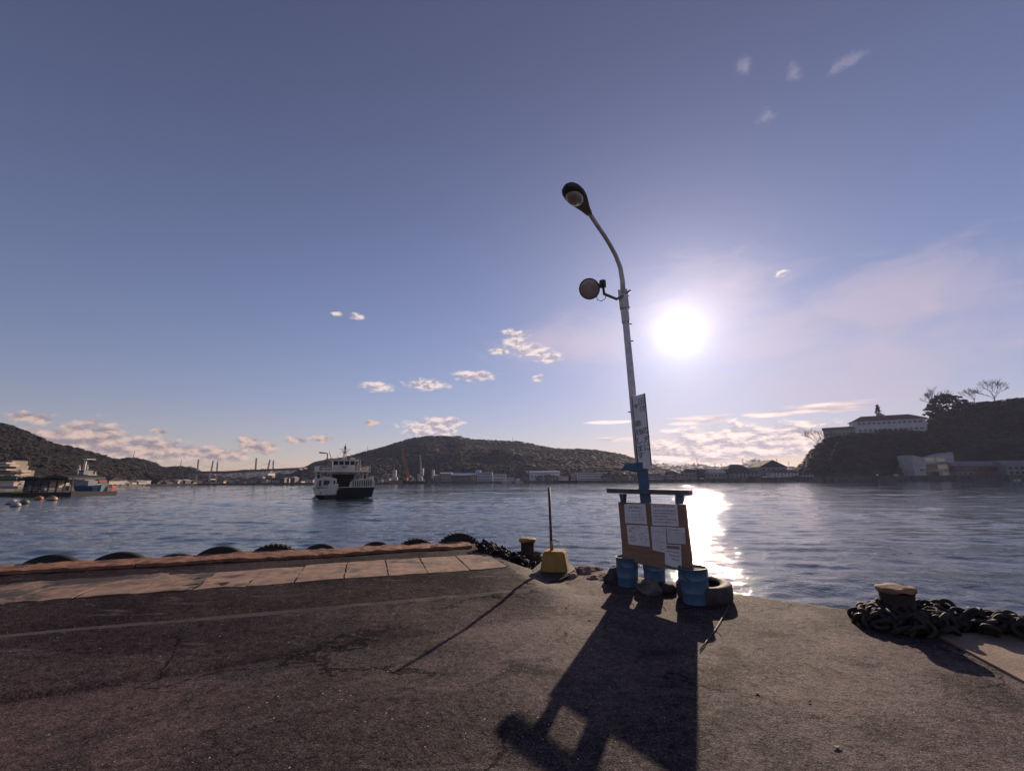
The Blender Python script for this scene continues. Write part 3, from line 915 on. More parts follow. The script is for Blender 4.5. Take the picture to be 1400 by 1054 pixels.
nrm = (vf + Vector((0.10, 0, 0))).normalized()
PSs = q_mid - vf * 0.095
pl = [onplane(x, y, PSs, nrm) for x, y in ((863, 543), (882, 537.5), (891.3, 636), (889.5, 641.5), (871.8, 639))]
sign = thing('sign', pl[4], 'tall narrow white sign plate with dark characters on the lamp pole', 'sign')
mb = MB(); mb.extr(local(sign, pl), nrm * 0.02); mb.build('sign_plate', M_PLATE, sign)
ex = (pl[1] - pl[0]).normalized(); ey = (pl[0] - pl[4]).normalized()
for nm, ma, chars in (('lettering', M_INK, [('車', 872.3, 579, .105), ('残', 873.6, 590.5, .105), ('し', 874.6, 602, .105), ('ま', 875.4, 613, .105), ('す', 876.3, 622.5, .10), ('の', 882.3, 588.5, .105), ('方', 884.3, 600.5, .11), ('に', 885.4, 611, .10)]),
                      ('faded_lettering', M_INKF, [('▼', 869.8, 556, .085), ('田', 877.0, 548.5, .10), ('夜', 878.3, 558.5, .11)])):
    mb = MB()
    for ch, px, py, sz in chars:
        v, f = glyph(ch)
        cc = onplane(px, py, PSs - nrm * 0.004, nrm)
        mb.add(local(sign, [cc + ex * x * sz + ey * y * sz for x, y in v]), f)
    o = mb.build(nm, ma, sign); o['kind'] = 'stuff'
mb = MB(); e_ = [pl[0] + ex * 0.01, pl[4] + ex * 0.008]; mb.tube(local(sign, [p - nrm * 0.004 for p in e_]), 0.008, 6); mb.build('frame_rail', M_GALV, sign)
mb = MB(); e_ = [pl[1] - ex * 0.006, pl[2] - ex * 0.006]; mb.tube(local(sign, [p - nrm * 0.004 for p in e_]), 0.008, 6); mb.build('frame_rail', M_STEEL, sign)

# ---- notice board
B1, B2 = Vector((1.77, 7.16, 0)), Vector((2.41, 6.27, 0))
bdir = (B2 - B1).normalized(); bn = Vector((-bdir.y, bdir.x, 0))       # bn points away from the camera
if bn.y < 0: bn = -bn
board = thing('notice_board', Vector((*(B1.lerp(B2, 0.5)).xy, zdeck(2.1, 6.7))), 'ochre wooden notice board with six paper notices under a blue beam', 'notice board')
def bp_(px, py, off=0.0):
    return onplane(px, py, B1 + bn * off, bn)
cor = [bp_(845, 686), bp_(937.5, 689.5), bp_(947.5, 783), bp_(878, 771.5), bp_(852, 765.5)]
mb = MB(); mb.extr(local(board, cor), bn * 0.03); mb.build('board', M_WOODO, board)
z_ = lambda x, y: (840 + x / 10.04, 680 + y / 10.04)
papers = [('notice', 'white notice with dark title and columns of figures', [(132, 86), (424, 92), (450, 365), (150, 350)], 'figs'),
          ('notice', 'white notice covered in scattered small drawings', [(166, 372), (460, 386), (486, 676), (192, 640)], 'scatter'),
          ('notice', 'largest white notice with faded red heading and bold lines', [(500, 84), (860, 92), (886, 396), (520, 380)], 'lines'),
          ('notice', 'narrow white notice with pale small print', [(497, 396), (704, 402), (722, 765), (526, 722)], 'pale'),
          ('notice', 'white notice with framed block of small print', [(712, 403), (965, 416), (981, 640), (729, 622)], 'frame'),
          ('notice', 'white notice with red banner and bold lines', [(690, 642), (912, 652), (926, 985), (694, 915)], 'banner')]
for k, (nm, lb, q, style) in enumerate(papers):
    off = -0.003 - 0.0016 * k
    Q = [bp_(*z_(*p), off) for p in q]
    mb = MB(); mb.extr(local(board, Q), bn * 0.0012)
    po = mb.build(nm, M_PAPER, board); po['label'] = lb
    def uv(u_, v_):
        return Q[0].lerp(Q[1], u_).lerp(Q[3].lerp(Q[2], u_), v_) - bn * 0.0012
    dark, red = MB(), MB()
    def bar(m_, u0, u1, v0, v1):
        m_.add(local(board, [uv(u0, v1), uv(u1, v1), uv(u1, v0), uv(u0, v0)]), [(0, 1, 2, 3)])
    g = random.Random(k + 3)
    def words(v0, v1, u0=0.08, u1=0.92, m_=None, w=0.045):
        x = u0
        while x < u1:
            l = g.uniform(0.5, 1.0) * w
            vv = g.uniform(-.15, .15) * (v1 - v0)
            bar(m_ or dark, x, min(u1, x + l), v0 + max(0, vv), v0 + (v1 - v0) * 0.30 + vv * .3)
            if g.random() < .8: bar(m_ or dark, x + l * .3, min(u1, x + l * .62), v0 + (v1 - v0) * .3, v1)
            if g.random() < .7: bar(m_ or dark, x + l * .05, min(u1, x + l), v0 + (v1 - v0) * .62, v0 + (v1 - v0) * .82)
            x += l + w * 0.25
    if style == 'figs':
        words(.14, .24, .22, .78, dark, .11); words(.33, .39, .2, .8, dark, .05)
        for r_ in (.5, .66, .80):
            for c_ in (.12, .32, .46, .66, .80):
                if r_ == .5 and c_ == .12: continue
                words(r_, r_ + .065, c_, c_ + .07, dark, .035)
    elif style == 'scatter':
        for _ in range(38):
            a_, b_ = g.uniform(.06, .86), g.uniform(.05, .88); words(b_, b_ + g.uniform(.025, .06), a_, a_ + g.uniform(.03, .12), dark, .03)
        words(.62, .66, .1, .35, dark); words(.78, .82, .08, .34, dark)
    elif style == 'lines':
        words(.06, .17, .08, .90, red, .07)
        for i_, (u0, u1) in enumerate(((.12, .92), (.08, .92), (.08, .6), (.12, .92), (.08, .8))):
            words(.28 + i_ * .135, .345 + i_ * .135, u0, u1, dark, .05)
    elif style == 'pale':
        for i_ in range(10): words(.08 + i_ * .075, .10 + i_ * .075, .1, .9 if i_ % 4 else .55, red, .05)
        bar(dark, .06, .9, .20, .206); bar(dark, .06, .9, .60, .606); words(.86, .885, .55, .9, dark)
    elif style == 'frame':
        words(.14, .21, .1, .8, dark, .05)
        for a_ in ((.05, .95, .32, .33), (.05, .95, .9, .91), (.05, .06, .32, .9), (.94, .95, .32, .9)): bar(dark, *a_)
        for i_ in range(6): words(.38 + i_ * .085, .41 + i_ * .085, .1, .9, red, .05)
    else:
        bar(red, .12, .92, .05, .20)
        words(.30, .37, .05, .9, dark, .08); words(.47, .53, .25, .85, dark, .08); words(.63, .69, .4, .9, dark, .09)
    for m_, ma in ((dark, M_INK), (red, M_INKR if style in ('lines', 'banner') else M_INKF)):
        if m_.v:
            o = m_.build('print', ma, board); o.parent = po; o['kind'] = 'stuff'
# beam, brackets and the two legs down to the pails
bl, br = bp_(832, 670.5, 0.02), bp_(945, 673.5, 0.02)
mb = MB(); ax_ = (br - bl)
rm = Matrix((ax_.normalized(), bn, ax_.normalized().cross(bn))).transposed()
mb.bbox(local(board, [bl.lerp(br, 0.5)])[0], (ax_.length, 0.10, 0.075), 0.006, rot=rm); mb.build('top_beam', M_BEAM, board)
for x0, x1, yb in ((849.5, 854, 700), (925, 937, 700)):
    t_, b_ = bp_(x0 + 1, 676, 0.06), bp_(x0 + 4.5, 775 if x0 < 900 else 795, 0.06)
    mb = MB(); mb.tube(local(board, [t_, b_]), 0.032, 4, smooth=False); mb.build('leg', M_BLUE, board)
for x0 in (849, 928):
    Q = [bp_(x0 - 3, 675, -0.02), bp_(x0 + 6, 675, -0.02), bp_(x0 + 5, 689, -0.02), bp_(x0 + 1, 689, -0.02)]
    mb = MB(); mb.extr(local(board, Q), bn * 0.035); mb.build('bracket', M_BEAM, board)
mb = MB(); mb.tube(local(board, [bp_(853, 676, -.03), bp_(854, 681, -.03), bp_(852.5, 683, -.03)]), 0.010, 6); mb.build('hook', M_STEEL, board)

# ---- blue pails
def pail(label, p, r, h, tilt, seed, dent=0.0):
    t = thing('bucket', p, label, 'bucket', 'blue pails holding up the posts')
    prof = [(0, 0), (r * .9, 0), (r * .905, .012), (r * .915, h * .30), (r * .945, h * .315), (r * .945, h * .335), (r * .925, h * .35), (r * .955, h * .66), (r * .985, h * .675), (r * .985, h * .70), (r * .965, h * .715), (r * .99, h * .965), (r * 1.03, h * .97), (r * 1.03, h), (r * .97, h), (r * .96, h * .97), (r * .95, h * .93)]
    m = Matrix.Rotation(tilt, 3, 'Y')
    mb = MB(); mb.lathe(prof, 32, m=m)
    mb.v = [tuple(Vector(v) * (1 + 0.025 * mnoise.noise(Vector(v) * 6 + Vector((seed, 0, 0))))) for v in mb.v]
    mb.build('pail_body', M_PAIL, t)
    mb = MB(); mb.lathe([(0, h * .955), (r * .5, h * .95), (r * .96, h * .94)], 20, m=m)
    mb.build('concrete_filling', M_GROUT, t)
    pts = [m @ Vector((r * 1.04 * math.cos(a), r * 1.04 * math.sin(a) * .25 - r * .98, h * .93 - .10 * math.sin(a) - .02)) for a in np.linspace(0.15, math.pi - .15, 12)]
    mb = MB(); mb.tube(pts, 0.005, 6); mb.build('handle', M_STEEL, t)
    return t
def lift(px, py):
    p = base(px, py); return p
pail('blue pail with a dark rim under the left end of the board', Vector((1.775, 7.2, zdeck(1.775, 7.2))), 0.172, 0.42, R(1.5), 2)
pail('blue pail around the foot of the lamp post behind the stone', Vector((2.14, 7.0, zdeck(2.14, 7.0))), 0.165, 0.40, R(-1), 6)
pail('blue pail standing in front of the flat tyre, nearest one', Vector((2.44, 6.23, zdeck(2.44, 6.23))), 0.185, 0.44, R(-2.5), 9)
def loose(name, px, py, size, seed, m, label, cat):
    p = base(px, py)
    o = rubble(name, p.x, p.y + size[1] * 0.7, size, seed, m, None, zoff=size[2] * 0.55)
    bm = bmesh.new(); bm.from_mesh(o.data); bmesh.ops.subdivide_edges(bm, edges=bm.edges, cuts=1, use_grid_fill=True)
    for v in bm.verts:
        d = v.co.normalized(); v.co += d * 0.018 * mnoise.noise(v.co * 14 + Vector((seed, 2, 0)))
    bm.to_mesh(o.data); bm.free()
    return tag(o, label, cat)
loose('stone', 892, 813, (0.21, 0.15, 0.125), 1.3, M_ROCK2, 'rounded grey stone between the blue pails at the lamp foot', 'stone')
loose('stone', 916, 812, (0.15, 0.12, 0.08), 4.1, M_DARKR, 'low dark stone between the rounded stone and the nearest pail', 'stone')
loose('stone', 842, 798, (0.14, 0.14, 0.15), 7.7, M_DARKR, 'dark brown stone on the quay edge behind the left pail', 'stone')

# ---- tyres
def tyre_mesh(Ro, w, lugs=0, bead=0.56):
    Ri = Ro * bead
    mb = MB()
    prof = [(Ri, -w * .36), (Ri + .015, -w * .42), (Ri + (Ro - Ri) * .45, -w * .5), (Ro * .93, -w * .46), (Ro * .975, -w * .40), (Ro * .995, -w * .2), (Ro, 0), (Ro * .995, w * .2), (Ro * .975, w * .40), (Ro * .93, w * .46), (Ri + (Ro - Ri) * .45, w * .5), (Ri + .015, w * .42), (Ri, w * .36),
            (Ri + .02, w * .30), (Ri + (Ro - Ri) * .5, w * .42), (Ro * .93, w * .36), (Ro * .95, 0), (Ro * .93, -w * .36), (Ri + (Ro - Ri) * .5, -w * .42), (Ri + .02, -w * .30)]
    mb.lathe(prof, 56, closed=True)
    lg = MB()
    for k in range(lugs):
        for sgn in (-1, 1):
            a = 2 * math.pi * (k + (0.25 if sgn > 0 else -0.25)) / lugs
            rt = Matrix.Rotation(a, 3, 'Z')
            lg.box(rt @ Vector((Ro * 1.0, 0, sgn * w * .235)), (Ro * .06, 2 * math.pi * Ro / lugs * .52, w * .43), rot=rt)
    return mb, lg
def tyre(label, p, Ro, w, rot, group=None, m=M_RUB, lugs=0):
    t = thing('tyre', p, label, 'tyre', group)
    t.rotation_euler = rot
    mb, lg = tyre_mesh(Ro, w, lugs)
    mb.build('casing', m, t)
    if lugs:
        lg.build('tread', m, t)['kind'] = 'stuff'
    return t
TY = [(72, 757.5, 77, 'first tyre fender on the far left end of the quay edge, wide and smooth', 0), (166, 754, 70, 'wide smooth tyre fender, second along the quay from the left', 0), (242, 756.5, 42, 'low sunken tyre fender between two taller tyres on the left quay edge', 0),
      (303, 746.2, 62, 'tall smooth tyre fender hung beside the tyre with ribbed tread', 0), (375, 745, 56, 'tyre fender with ribbed tread in the middle of the quay edge', 44), (439, 743, 42, 'smaller smooth tyre fender just right of the ribbed one', 0),
      (515, 739.8, 36, 'low small tyre fender third from the quay corner', 0), (569, 737.2, 38, 'small ribbed tyre fender second from the quay corner', 40), (627, 729.5, 48, 'high ribbed tyre fender hung at the quay corner by the chain', 44)]
for px, py, ch, lb, lugs in TY:
    d = ray(px, py); o = Vector((0, 0, H)); n3 = Vector((N1.x, N1.y, 0))
    top = o + d * ((10.06 - o.dot(n3)) / d.dot(n3))
    kz = zdeck(top.x, top.y) + 0.05
    c1, c2 = o + ray(px - ch / 2, py + 8) * ((10.06) / ray(px - ch / 2, py + 8).dot(n3)), o + ray(px + ch / 2, py + 8) * ((10.06) / ray(px + ch / 2, py + 8).dot(n3))
    half, hh = (c2 - c1).length / 2, max(0.05, top.z - kz + 0.02)
    Ro = min(0.62, max(0.36, (half * half + hh * hh) / (2 * hh)))
    tyre(lb, Vector((top.x, top.y, top.z - Ro)), Ro, 0.24, (R(90), 0, R(18.3)), 'tyre fenders along the left quay edge', M_RUB, lugs)
p = base(958, 833)
pt_ = Vector((2.62, 6.40, 0)); pt_.z = zdeck(pt_.x, pt_.y) + 0.115
tyre('big grey tyre lying flat on the quay behind the nearest pail', pt_, 0.36, 0.23, (R(3), R(-3), 0.4), None, M_RUBG)

# ---- marker: yellow block with a pole, on a rubber mat
pb = Vector((0.73, 8.02, 0)); pb.z = zdeck(pb.x, pb.y)
mt = thing('rubber_mat', pb, 'thick black rubber mat under the yellow block', 'mat')
mb = MB()
poly = [base(x, y) for x, y in ((726, 780), (736, 788), (749, 797), (760, 797), (775, 792), (788, 785), (784, 778), (770, 774), (740, 773))]
pts2 = local(mt, poly)
mb.prism([(q.x, q.y) for q in pts2], -0.02, 0.075)
bm = bmesh.new(); me_ = mb.mesh('mat', M_RUB); bm.from_mesh(me_); bmesh.ops.bevel(bm, geom=[e for e in bm.edges], offset=0.02, segments=2, affect='EDGES'); bm.to_mesh(me_); bm.free()
put('mat_slab', me_, mt)
mk = thing('marker_block', pb + Vector((0, 0, 0.075)), 'yellow tapered concrete block with a red pole beside the bollard', 'marker', rz=R(-12))
bm = bmesh.new(); bmesh.ops.create_cube(bm, size=1)
for v in bm.verts:
    k_ = 0.36 if v.co.z > 0 else 0.475
    v.co = Vector((v.co.x * k_, v.co.y * k_, (v.co.z + .5) * 0.325))
bmesh.ops.bevel(bm, geom=list(bm.edges), offset=0.018, segments=2, affect='EDGES')
bmesh.ops.subdivide_edges(bm, edges=bm.edges, cuts=2, use_grid_fill=True)
for v in bm.verts: v.co += v.co.normalized() * 0.006 * mnoise.noise(v.co * 11)
mb = MB(); mb.bm(bm); mb.build('block', M_YEL, mk)
def on_y(px, py): return aty(px, py, 8.02)
s0, s1, s2 = local(mk, [on_y(754.5, 752), on_y(753.5, 739), aty(750.5, 667, 8.30)])
mb = MB(); mb.tube([s0 - Vector((0, 0, .02)), s1], 0.030, 12); mb.build('sleeve', M_YEL, mk)
mb = MB(); mb.tube([s1 - (s2 - s1) * .02, s1.lerp(s2, .5), s2], 0.0235, 12); mb.build('pole', M_REDPOLE, mk)
mb = MB(); mb.tube([s1, s1 + Vector((.06, 0, .01)), s1 + Vector((.14, .01, -.015))], 0.008, 6); mb.build('peg', M_STEEL, mk)

# ---- bollards
def bollard(p, r, rc, h, label, mcap, mbody, rz=0):
    t = thing('bollard', p, label, 'bollard', rz=rz)
    mb = MB(); mb.lathe([(0, -.02), (r * 1.45, -.02), (r * 1.45, .03), (r * 1.1, .06), (r, .12), (r * .97, h * .55), (r * 1.0, h * .78), (rc * .9, h * .84)], 28); mb.build('shaft', mbody, t)
    mb = MB(); mb.lathe([(rc * .86, h * .85), (rc * .97, h * .875), (rc, h * .91), (rc * .985, h * .955), (rc * .93, h * .975), (rc * .6, h * .99), (0, h)], 28)
    mb.v = [tuple(Vector(v) + Vector((0, 0, .022 * mnoise.noise(Vector(v) * 11 + Vector((p.x, 0, 0)))))) for v in mb.v]
    mb.build('cap', mcap, t)
    return t
pbl = Vector((0.29, 9.22, 0)); pbl.z = zdeck(pbl.x, pbl.y)
bollard(pbl, 0.135, 0.175, 0.47, 'small iron bollard with a worn yellow cap and rope round its foot', M_YCAP, M_STEEL)
pbr = Vector((4.33, 5.28, 0)); pbr.z = zdeck(pbr.x, pbr.y)
bollard(pbr, 0.16, 0.185, 0.40, 'big dark bollard with a rusty flat top amid chains', M_RUSTCAP, M_STEEL)
# rope wound round the small bollard
rp = thing('rope', pbl, 'brown rope coiled round the foot of the yellow capped bollard', 'rope')
pts_ = []
g = random.Random(4)
for k in range(230):
    a = k * 0.21
    rr_ = 0.20 + 0.022 * (k / 30 % 4) + 0.10 * abs(mnoise.noise(Vector((k * .05, 1, 0))))
    pts_.append((rr_ * math.cos(a), rr_ * math.sin(a), 0.03 + 0.17 * (k / 230) * (1 - .2 * math.sin(a)) + 0.03 * mnoise.noise(Vector((k * .12, 4, 2)))))
mb = MB(); mb.tube(pts_, 0.018, 6); mb.build('rope_coil', M_ROPE, rp)
mb = MB(); mb.tube([(-.2, -.1, .05), (-.34, -.24, .03), (-.2, -.36, .03), (0.05, -.33, .05), (.25, -.2, .06), (.33, 0, .1), (.2, .2, .1)], 0.018, 6); mb.build('rope_end', M_ROPE, rp)
pts_ = []
for k in range(150):
    a = k * 0.25
    rr_ = 0.27 + 0.10 * mnoise.noise(Vector((k * .06, 7, 0)))
    pts_.append((rr_ * math.cos(a), rr_ * math.sin(a) * .9, 0.03 + 0.09 * (k / 150) + 0.03 * mnoise.noise(Vector((k * .15, 4, 9)))))
rp2 = thing('rope', pbl, 'black rope heaped loosely outside the brown coil by the small bollard', 'rope')
mb = MB(); mb.tube(pts_, 0.022, 6); mb.build('rope_coil', mat('black_rope', (0.018, 0.016, 0.016), (0.03, 0.026, 0.025), 20, 0.85, bump=0.006, bscale=70), rp2)

# ---- chains
def link_mesh(L, w, r):
    pts = []
    for k in range(20):
        a = 2 * math.pi * k / 20
        x = math.cos(a) * w / 2; y = math.sin(a) * w / 2
        pts.append((x, y + (L - w) / 2 * (1 if y >= 0 else -1), 0))
    vs, fs = [], []
    n = 7
    for i, p in enumerate(pts):
        t_ = (Vector(pts[(i + 1) % 20]) - Vector(pts[i - 1])).normalized(); o_ = t_.cross(Vector((0, 0, 1)))
        for k in range(n):
            a = 2 * math.pi * k / n
            vs.append(Vector(p) + o_ * math.cos(a) * r + Vector((0, 0, math.sin(a) * r)))
    for i in range(20):
        for k in range(n):
            fs.append((i * n + k, i * n + (k + 1) % n, ((i + 1) % 20) * n + (k + 1) % n, ((i + 1) % 20) * n + k))
    mb = MB(); mb.add(vs, fs, True)
    return mb.mesh('chain_link', M_CHAIN)
LINK_S, LINK_B = link_mesh(0.17, 0.105, 0.0185), link_mesh(0.20, 0.115, 0.022)
def pile(label, origin, pts, me, group=None, seed=0):
    t = thing('chain', origin, label, 'chain', group)
    g = random.Random(seed)
    for p, e in pts:
        put('link', me, t, Vector(p) - origin, e)
    return t
g = random.Random(11)
A_, B_ = base(655, 752), base(706, 772)
P_ = []
for k in range(72):
    t_ = g.random(); c_ = A_.lerp(B_, t_); wd = 0.26 * (1 - 0.25 * t_)
    x, y = c_.x + g.gauss(0, .10) + .10, c_.y + g.gauss(0, .11) + .18
    hgt = max(0, 0.15 * (1 - .35 * t_) * (1 - min(1, math.hypot(x - c_.x - .1, y - c_.y - .18) / .3))) * g.random() ** .5
    P_.append(((x, y, max(zdeck(x, y), 1.32) + 0.03 + hgt), (g.uniform(-1, 1), g.uniform(-1, 1), g.uniform(0, 6.3))))
pile('black iron chain heaped between the tyre corner and the small bollard', A_, P_, LINK_S)
P_ = []
cx, cy = pbr.x, pbr.y
for k in range(165):          # heap round the bollard
    a, d_ = g.uniform(0, 6.28), 0.19 + 0.31 * g.random() ** 1.2
    x, y = cx + math.cos(a) * d_ + 0.06, cy + math.sin(a) * d_ * 0.8 - 0.02
    hgt = 0.15 * max(0, 1 - (d_ - .18) / .34) * g.random() ** .45
    P_.append(((x, y, zdeck(x, y) + 0.03 + hgt), (g.uniform(-1.2, 1.2), g.uniform(-1.2, 1.2), g.uniform(0, 6.3))))
for k in range(130):          # the tail that runs off to the right along the edge
    t_ = g.random() ** 0.85; x, y = cx + 0.30 + 1.25 * t_, cy - 0.12 - 0.42 * t_
    wv = 0.22 * (1 - .45 * t_)
    x += g.gauss(0, wv * .35); y += g.gauss(0, wv * .55)
    hgt = 0.14 * (1 - 0.7 * t_) * g.random() ** .7
    P_.append(((x, y, zdeck(x, y) + 0.032 + hgt), (g.uniform(-.9, .9), g.uniform(-.9, .9), g.uniform(0, 6.3))))
pile('heavy dark chain heaped round the big bollard and along the right edge', pbr.copy(), P_, LINK_B)
# thin cable on the ground by the flat tyre
mb = MB(); cpts = [base(x, y) + Vector((0, 0, .012)) for x, y in ((1001, 816), (998, 826), (990, 842), (978, 862), (966, 878), (957, 891))]
tag(mb.tube(cpts, 0.006, 6).build('cable', M_MARK), 'thin dark cable lying on the asphalt by the flat tyre', 'cable')
M_LITT = mat('grey_litter', (0.30, 0.26, 0.24), (0.2, 0.17, 0.16), 20, 0.8)
# pale scraps and grit on the asphalt
g = random.Random(21)
for k, (px, py, lb) in enumerate([(1107, 960, 'larger pale scrap of litter on the open asphalt right of the board shadow'), (1143, 1022, 'pale smear of litter near the lower right of the asphalt'), (1036, 948, 'tiny white scrap just right of the shadow edge'), (806, 848, 'tiny white scrap by the shadow of the left pail'), (775, 831, 'tiny white scrap below the yellow block')]):
    p = base(px, py); mb = MB(); s_ = 0.016 if k != 1 else 0.024
    vs = [(math.cos(a) * s_ * g.uniform(.6, 1.2), math.sin(a) * s_ * g.uniform(.4, .9), 0.006 + g.uniform(0, .008)) for a in np.arange(0, 6.28, 1.05)]
    mb.add(vs + [(v[0], v[1], v[2] - .005) for v in vs], [tuple(range(len(vs)))] + [(i, (i + 1) % len(vs), len(vs) + (i + 1) % len(vs), len(vs) + i) for i in range(len(vs))])
    tag(mb.build('litter', M_LITT, None, p), lb, 'litter')
# ------------------------------------------------------------------ boats, pier, buoys
def paint(name, c, k=0.75, rough=0.6, sc=0.8, rust=None):
    return mat(name, c, tuple(x * k for x in c), sc, rough, c3=rust, s3=1.2, f3=(0.62, 0.8))
M_WHT = paint('white_ship_paint', (0.76, 0.69, 0.60), 0.85, 0.5, 0.9, (0.42, 0.30, 0.22))
M_BLK = paint('black_hull_paint', (0.016, 0.017, 0.022), 0.7, 0.5)
M_WIN = mat('dark_window_glass', (0.015, 0.018, 0.022), rough=0.08)
M_GRYS = paint('grey_ship_paint', (0.26, 0.26, 0.27), 0.75)
M_SHADE = mat('deck_steel_and_shade', (0.05, 0.05, 0.055), (0.035, 0.035, 0.04), 1.0, 0.7)  # deck steel, also colours the shade strips on the ramp screens

fb = ong(474, 681.5, 0)
ferry = empty('ferry', (fb.x - 0.3, fb.y, 0), R(25), 'white double-ended car ferry with black bow and wheelhouse under way', 'ferry')
ferry.scale = (0.97, 0.92, 0.89)
def fpart(nm, m, fn, parent=None, lab=None):
    mb = MB(); fn(mb); o = mb.build(nm, m, ferry)
    if parent is not None: o.parent = parent
    if lab: o['label'] = lab
    return o
# hull: plan outline with a blunt bow, flared to the deck
def hull(mb, z0, z1, x0, x1, y0, y1, ch=1.2, fl=0.85):
    def ring(z, k):
        hx0, hx1 = x0 * k, x1 * k
        return [(hx0 + ch, y0, z), (hx1 - ch, y0, z), (hx1, y0 + ch * 1.6, z), (hx1, y1 - ch * 1.6, z), (hx1 - ch, y1, z), (hx0 + ch, y1, z), (hx0, y1 - ch * 1.6, z), (hx0, y0 + ch * 1.6, z)]
    v = ring(z0, fl) + ring(z1, 1.0)
    f = [tuple(range(8))[::-1], tuple(range(8, 16))] + [(i, (i + 1) % 8, 8 + (i + 1) % 8, 8 + i) for i in range(8)]
    mb.add(v, f)
fpart('hull', M_BLK, lambda b: hull(b, -0.6, 0.75, -4.9, 4.9, 0.3, 25))
fpart('hull_topside', M_WHT, lambda b: hull(b, 0.76, 2.05, -5.1, 5.1, 0.2, 25.2, fl=0.97))
def bow(b):
    b.extr([(-1.6, -0.30, 0.18), (4.6, -0.30, 0.18), (4.9, -0.75, 2.12), (-1.2, -0.75, 2.12)], (0, 0.55, 0))
ramp = fpart('bow_ramp', M_BLK, bow)
fpart('ramp_edge', M_WHT, lambda b: b.box((1.85, -0.62, 2.19), (6.2, 0.5, 0.10)), ramp)
fpart('bow_cheek', M_WHT, lambda b: b.extr([(-3.1, -0.32, 0.8), (-1.65, -0.32, 0.8), (-1.25, -0.32, 2.85), (-3.0, -0.32, 2.85)], (0, 0.4, 0)))
fpart('deck', M_SHADE, lambda b: b.box((0, 12.6, 2.10), (9.6, 24, 0.08)))
def bul(sx):
    def fn(b):
        x = 5.05 * sx
        p = [(x, 0.4, 2.06), (x, 24.8, 2.06), (x, 24.8, 3.1), (x, 20, 3.9), (x, 4.5, 3.95), (x, 1.6, 3.6), (x, 0.4, 2.9)]
        b.extr(p, (-0.14 * sx, 0, 0))
    return fn
for sx in (-1, 1):
    bw = fpart('bulwark', M_WHT, bul(sx))
    for k in range(9):
        y = 1.6 + k * 2.3
        fpart('stiffener', M_WHT, lambda b: b.box((4.80 * sx, y, 2.95), (0.20, 0.14, 1.6)), bw)
# inner front screens of the bulwarks, ribbed like a fence on the right hand side
rs = fpart('ramp_screen', M_WHT, lambda b: b.extr([(0.7, 2.2, 2.16), (4.95, 2.2, 2.16), (5.0, 2.2, 4.25), (4.3, 2.2, 3.9), (2.6, 2.2, 3.8), (0.9, 2.2, 3.2)], (0, 0.10, 0)))
for k in range(10):
    x = 1.2 + k * 0.4
    fpart('stiffener', M_WHT, lambda b: b.box((x, 2.10, 2.95 + 0.02 * k), (0.12, 0.16, 1.4)), rs)
ls = fpart('ramp_screen', M_WHT, lambda b: b.extr([(-4.95, 2.0, 2.16), (-1.5, 2.0, 2.16), (-1.5, 2.0, 3.8), (-2.6, 2.0, 4.15), (-3.6, 2.0, 4.3), (-4.2, 2.0, 3.9), (-5.0, 2.0, 4.0)], (0, 0.12, 0)))
for x in (-4.6, -3.9, -2.3):
    fpart('stiffener', M_WHT, lambda b: b.box((x, 1.9, 3.0), (0.16, 0.18, 1.6)), ls)
fpart('hatch', M_SHADE, lambda b: b.box((-3.4, 1.93, 3.1), (0.55, 0.10, 0.9)), ls)
# gantry legs and bridge deck
for x in (-4.55, 4.0):
    fpart('gantry_leg', M_WHT, lambda b: b.box((x, 10.2, 3.8), (0.95, 5.5, 3.4)))
for x in (-4.55, 4.0):
    fpart('doorway', M_SHADE, lambda b: b.box((x, 7.42, 3.75), (0.5, 0.08, 2.0)))
    fpart('side_window', M_WIN, lambda b: b.box((x, 7.43, 5.05), (0.6, 0.06, 0.35)))
for k in range(9):
    x = 1.4 + k * 0.4
    fpart('shade_strip', M_SHADE, lambda b: b.box((x, 2.17, 2.85 + 0.02 * k), (0.17, 0.06, 1.15)), rs)  # dark strips set between the stiffeners as their painted shade
for x, w_ in ((-4.3, .30), (-2.9, .35), (-1.9, .3)):
    fpart('shade_strip', M_SHADE, lambda b: b.box((x, 1.97, 3.0), (w_, 0.07, 1.0)), ls)  # the same painted shade on the left screen
for sx in (-1, 1):
    fpart('rubbing_strake', M_BLK, lambda b: b.box((5.1 * sx, 12.6, 1.85), (0.16, 20.5, 0.22)))
for x in (-3.2, 3.5):
    fpart('life_raft', M_WHT, lambda b: b.tube([(x - .5, 8.2, 5.95), (x + .5, 8.2, 5.95)], 0.33, 10))
fpart('name_board', M_SHADE, lambda b: b.box((-0.1, 6.98, 6.35), (1.0, 0.06, 0.22)), None)
fpart('hatch', M_SHADE, lambda b: b.box((-4.0, 0.9, 1.2), (0.5, 0.7, 0.25)))
fpart('engine_casing', M_SHADE, lambda b: b.box((0.2, 14.0, 3.5), (4.2, 3.5, 2.8)))
fpart('bridge_deck', M_WHT, lambda b: b.box((-0.25, 10.2, 5.42), (10.2, 8.2, 0.36)))
rl = fpart('railing', M_WHT, lambda b: [b.box((-0.25, 6.2, z), (10.2, 0.06, 0.07)) for z in (6.05, 6.5)] + [b.box((x, 10.2, z), (0.06, 8.1, 0.07)) for x in (-5.3, 4.8) for z in (6.05, 6.5)])
for k in range(16):
    x = -5.3 + k * 10.1 / 15
    fpart('railing_post', M_WHT, lambda b: b.box((x, 6.2, 6.05), (0.08, 0.07, 0.92)), rl)
for x0, x1 in ((-5.3, -4.5), (4.1, 4.8)):
    fpart('dodger_panel', M_WHT, lambda b: b.box(((x0 + x1) / 2, 9.0, 6.05), (x1 - x0, 0.06, 0.8)))
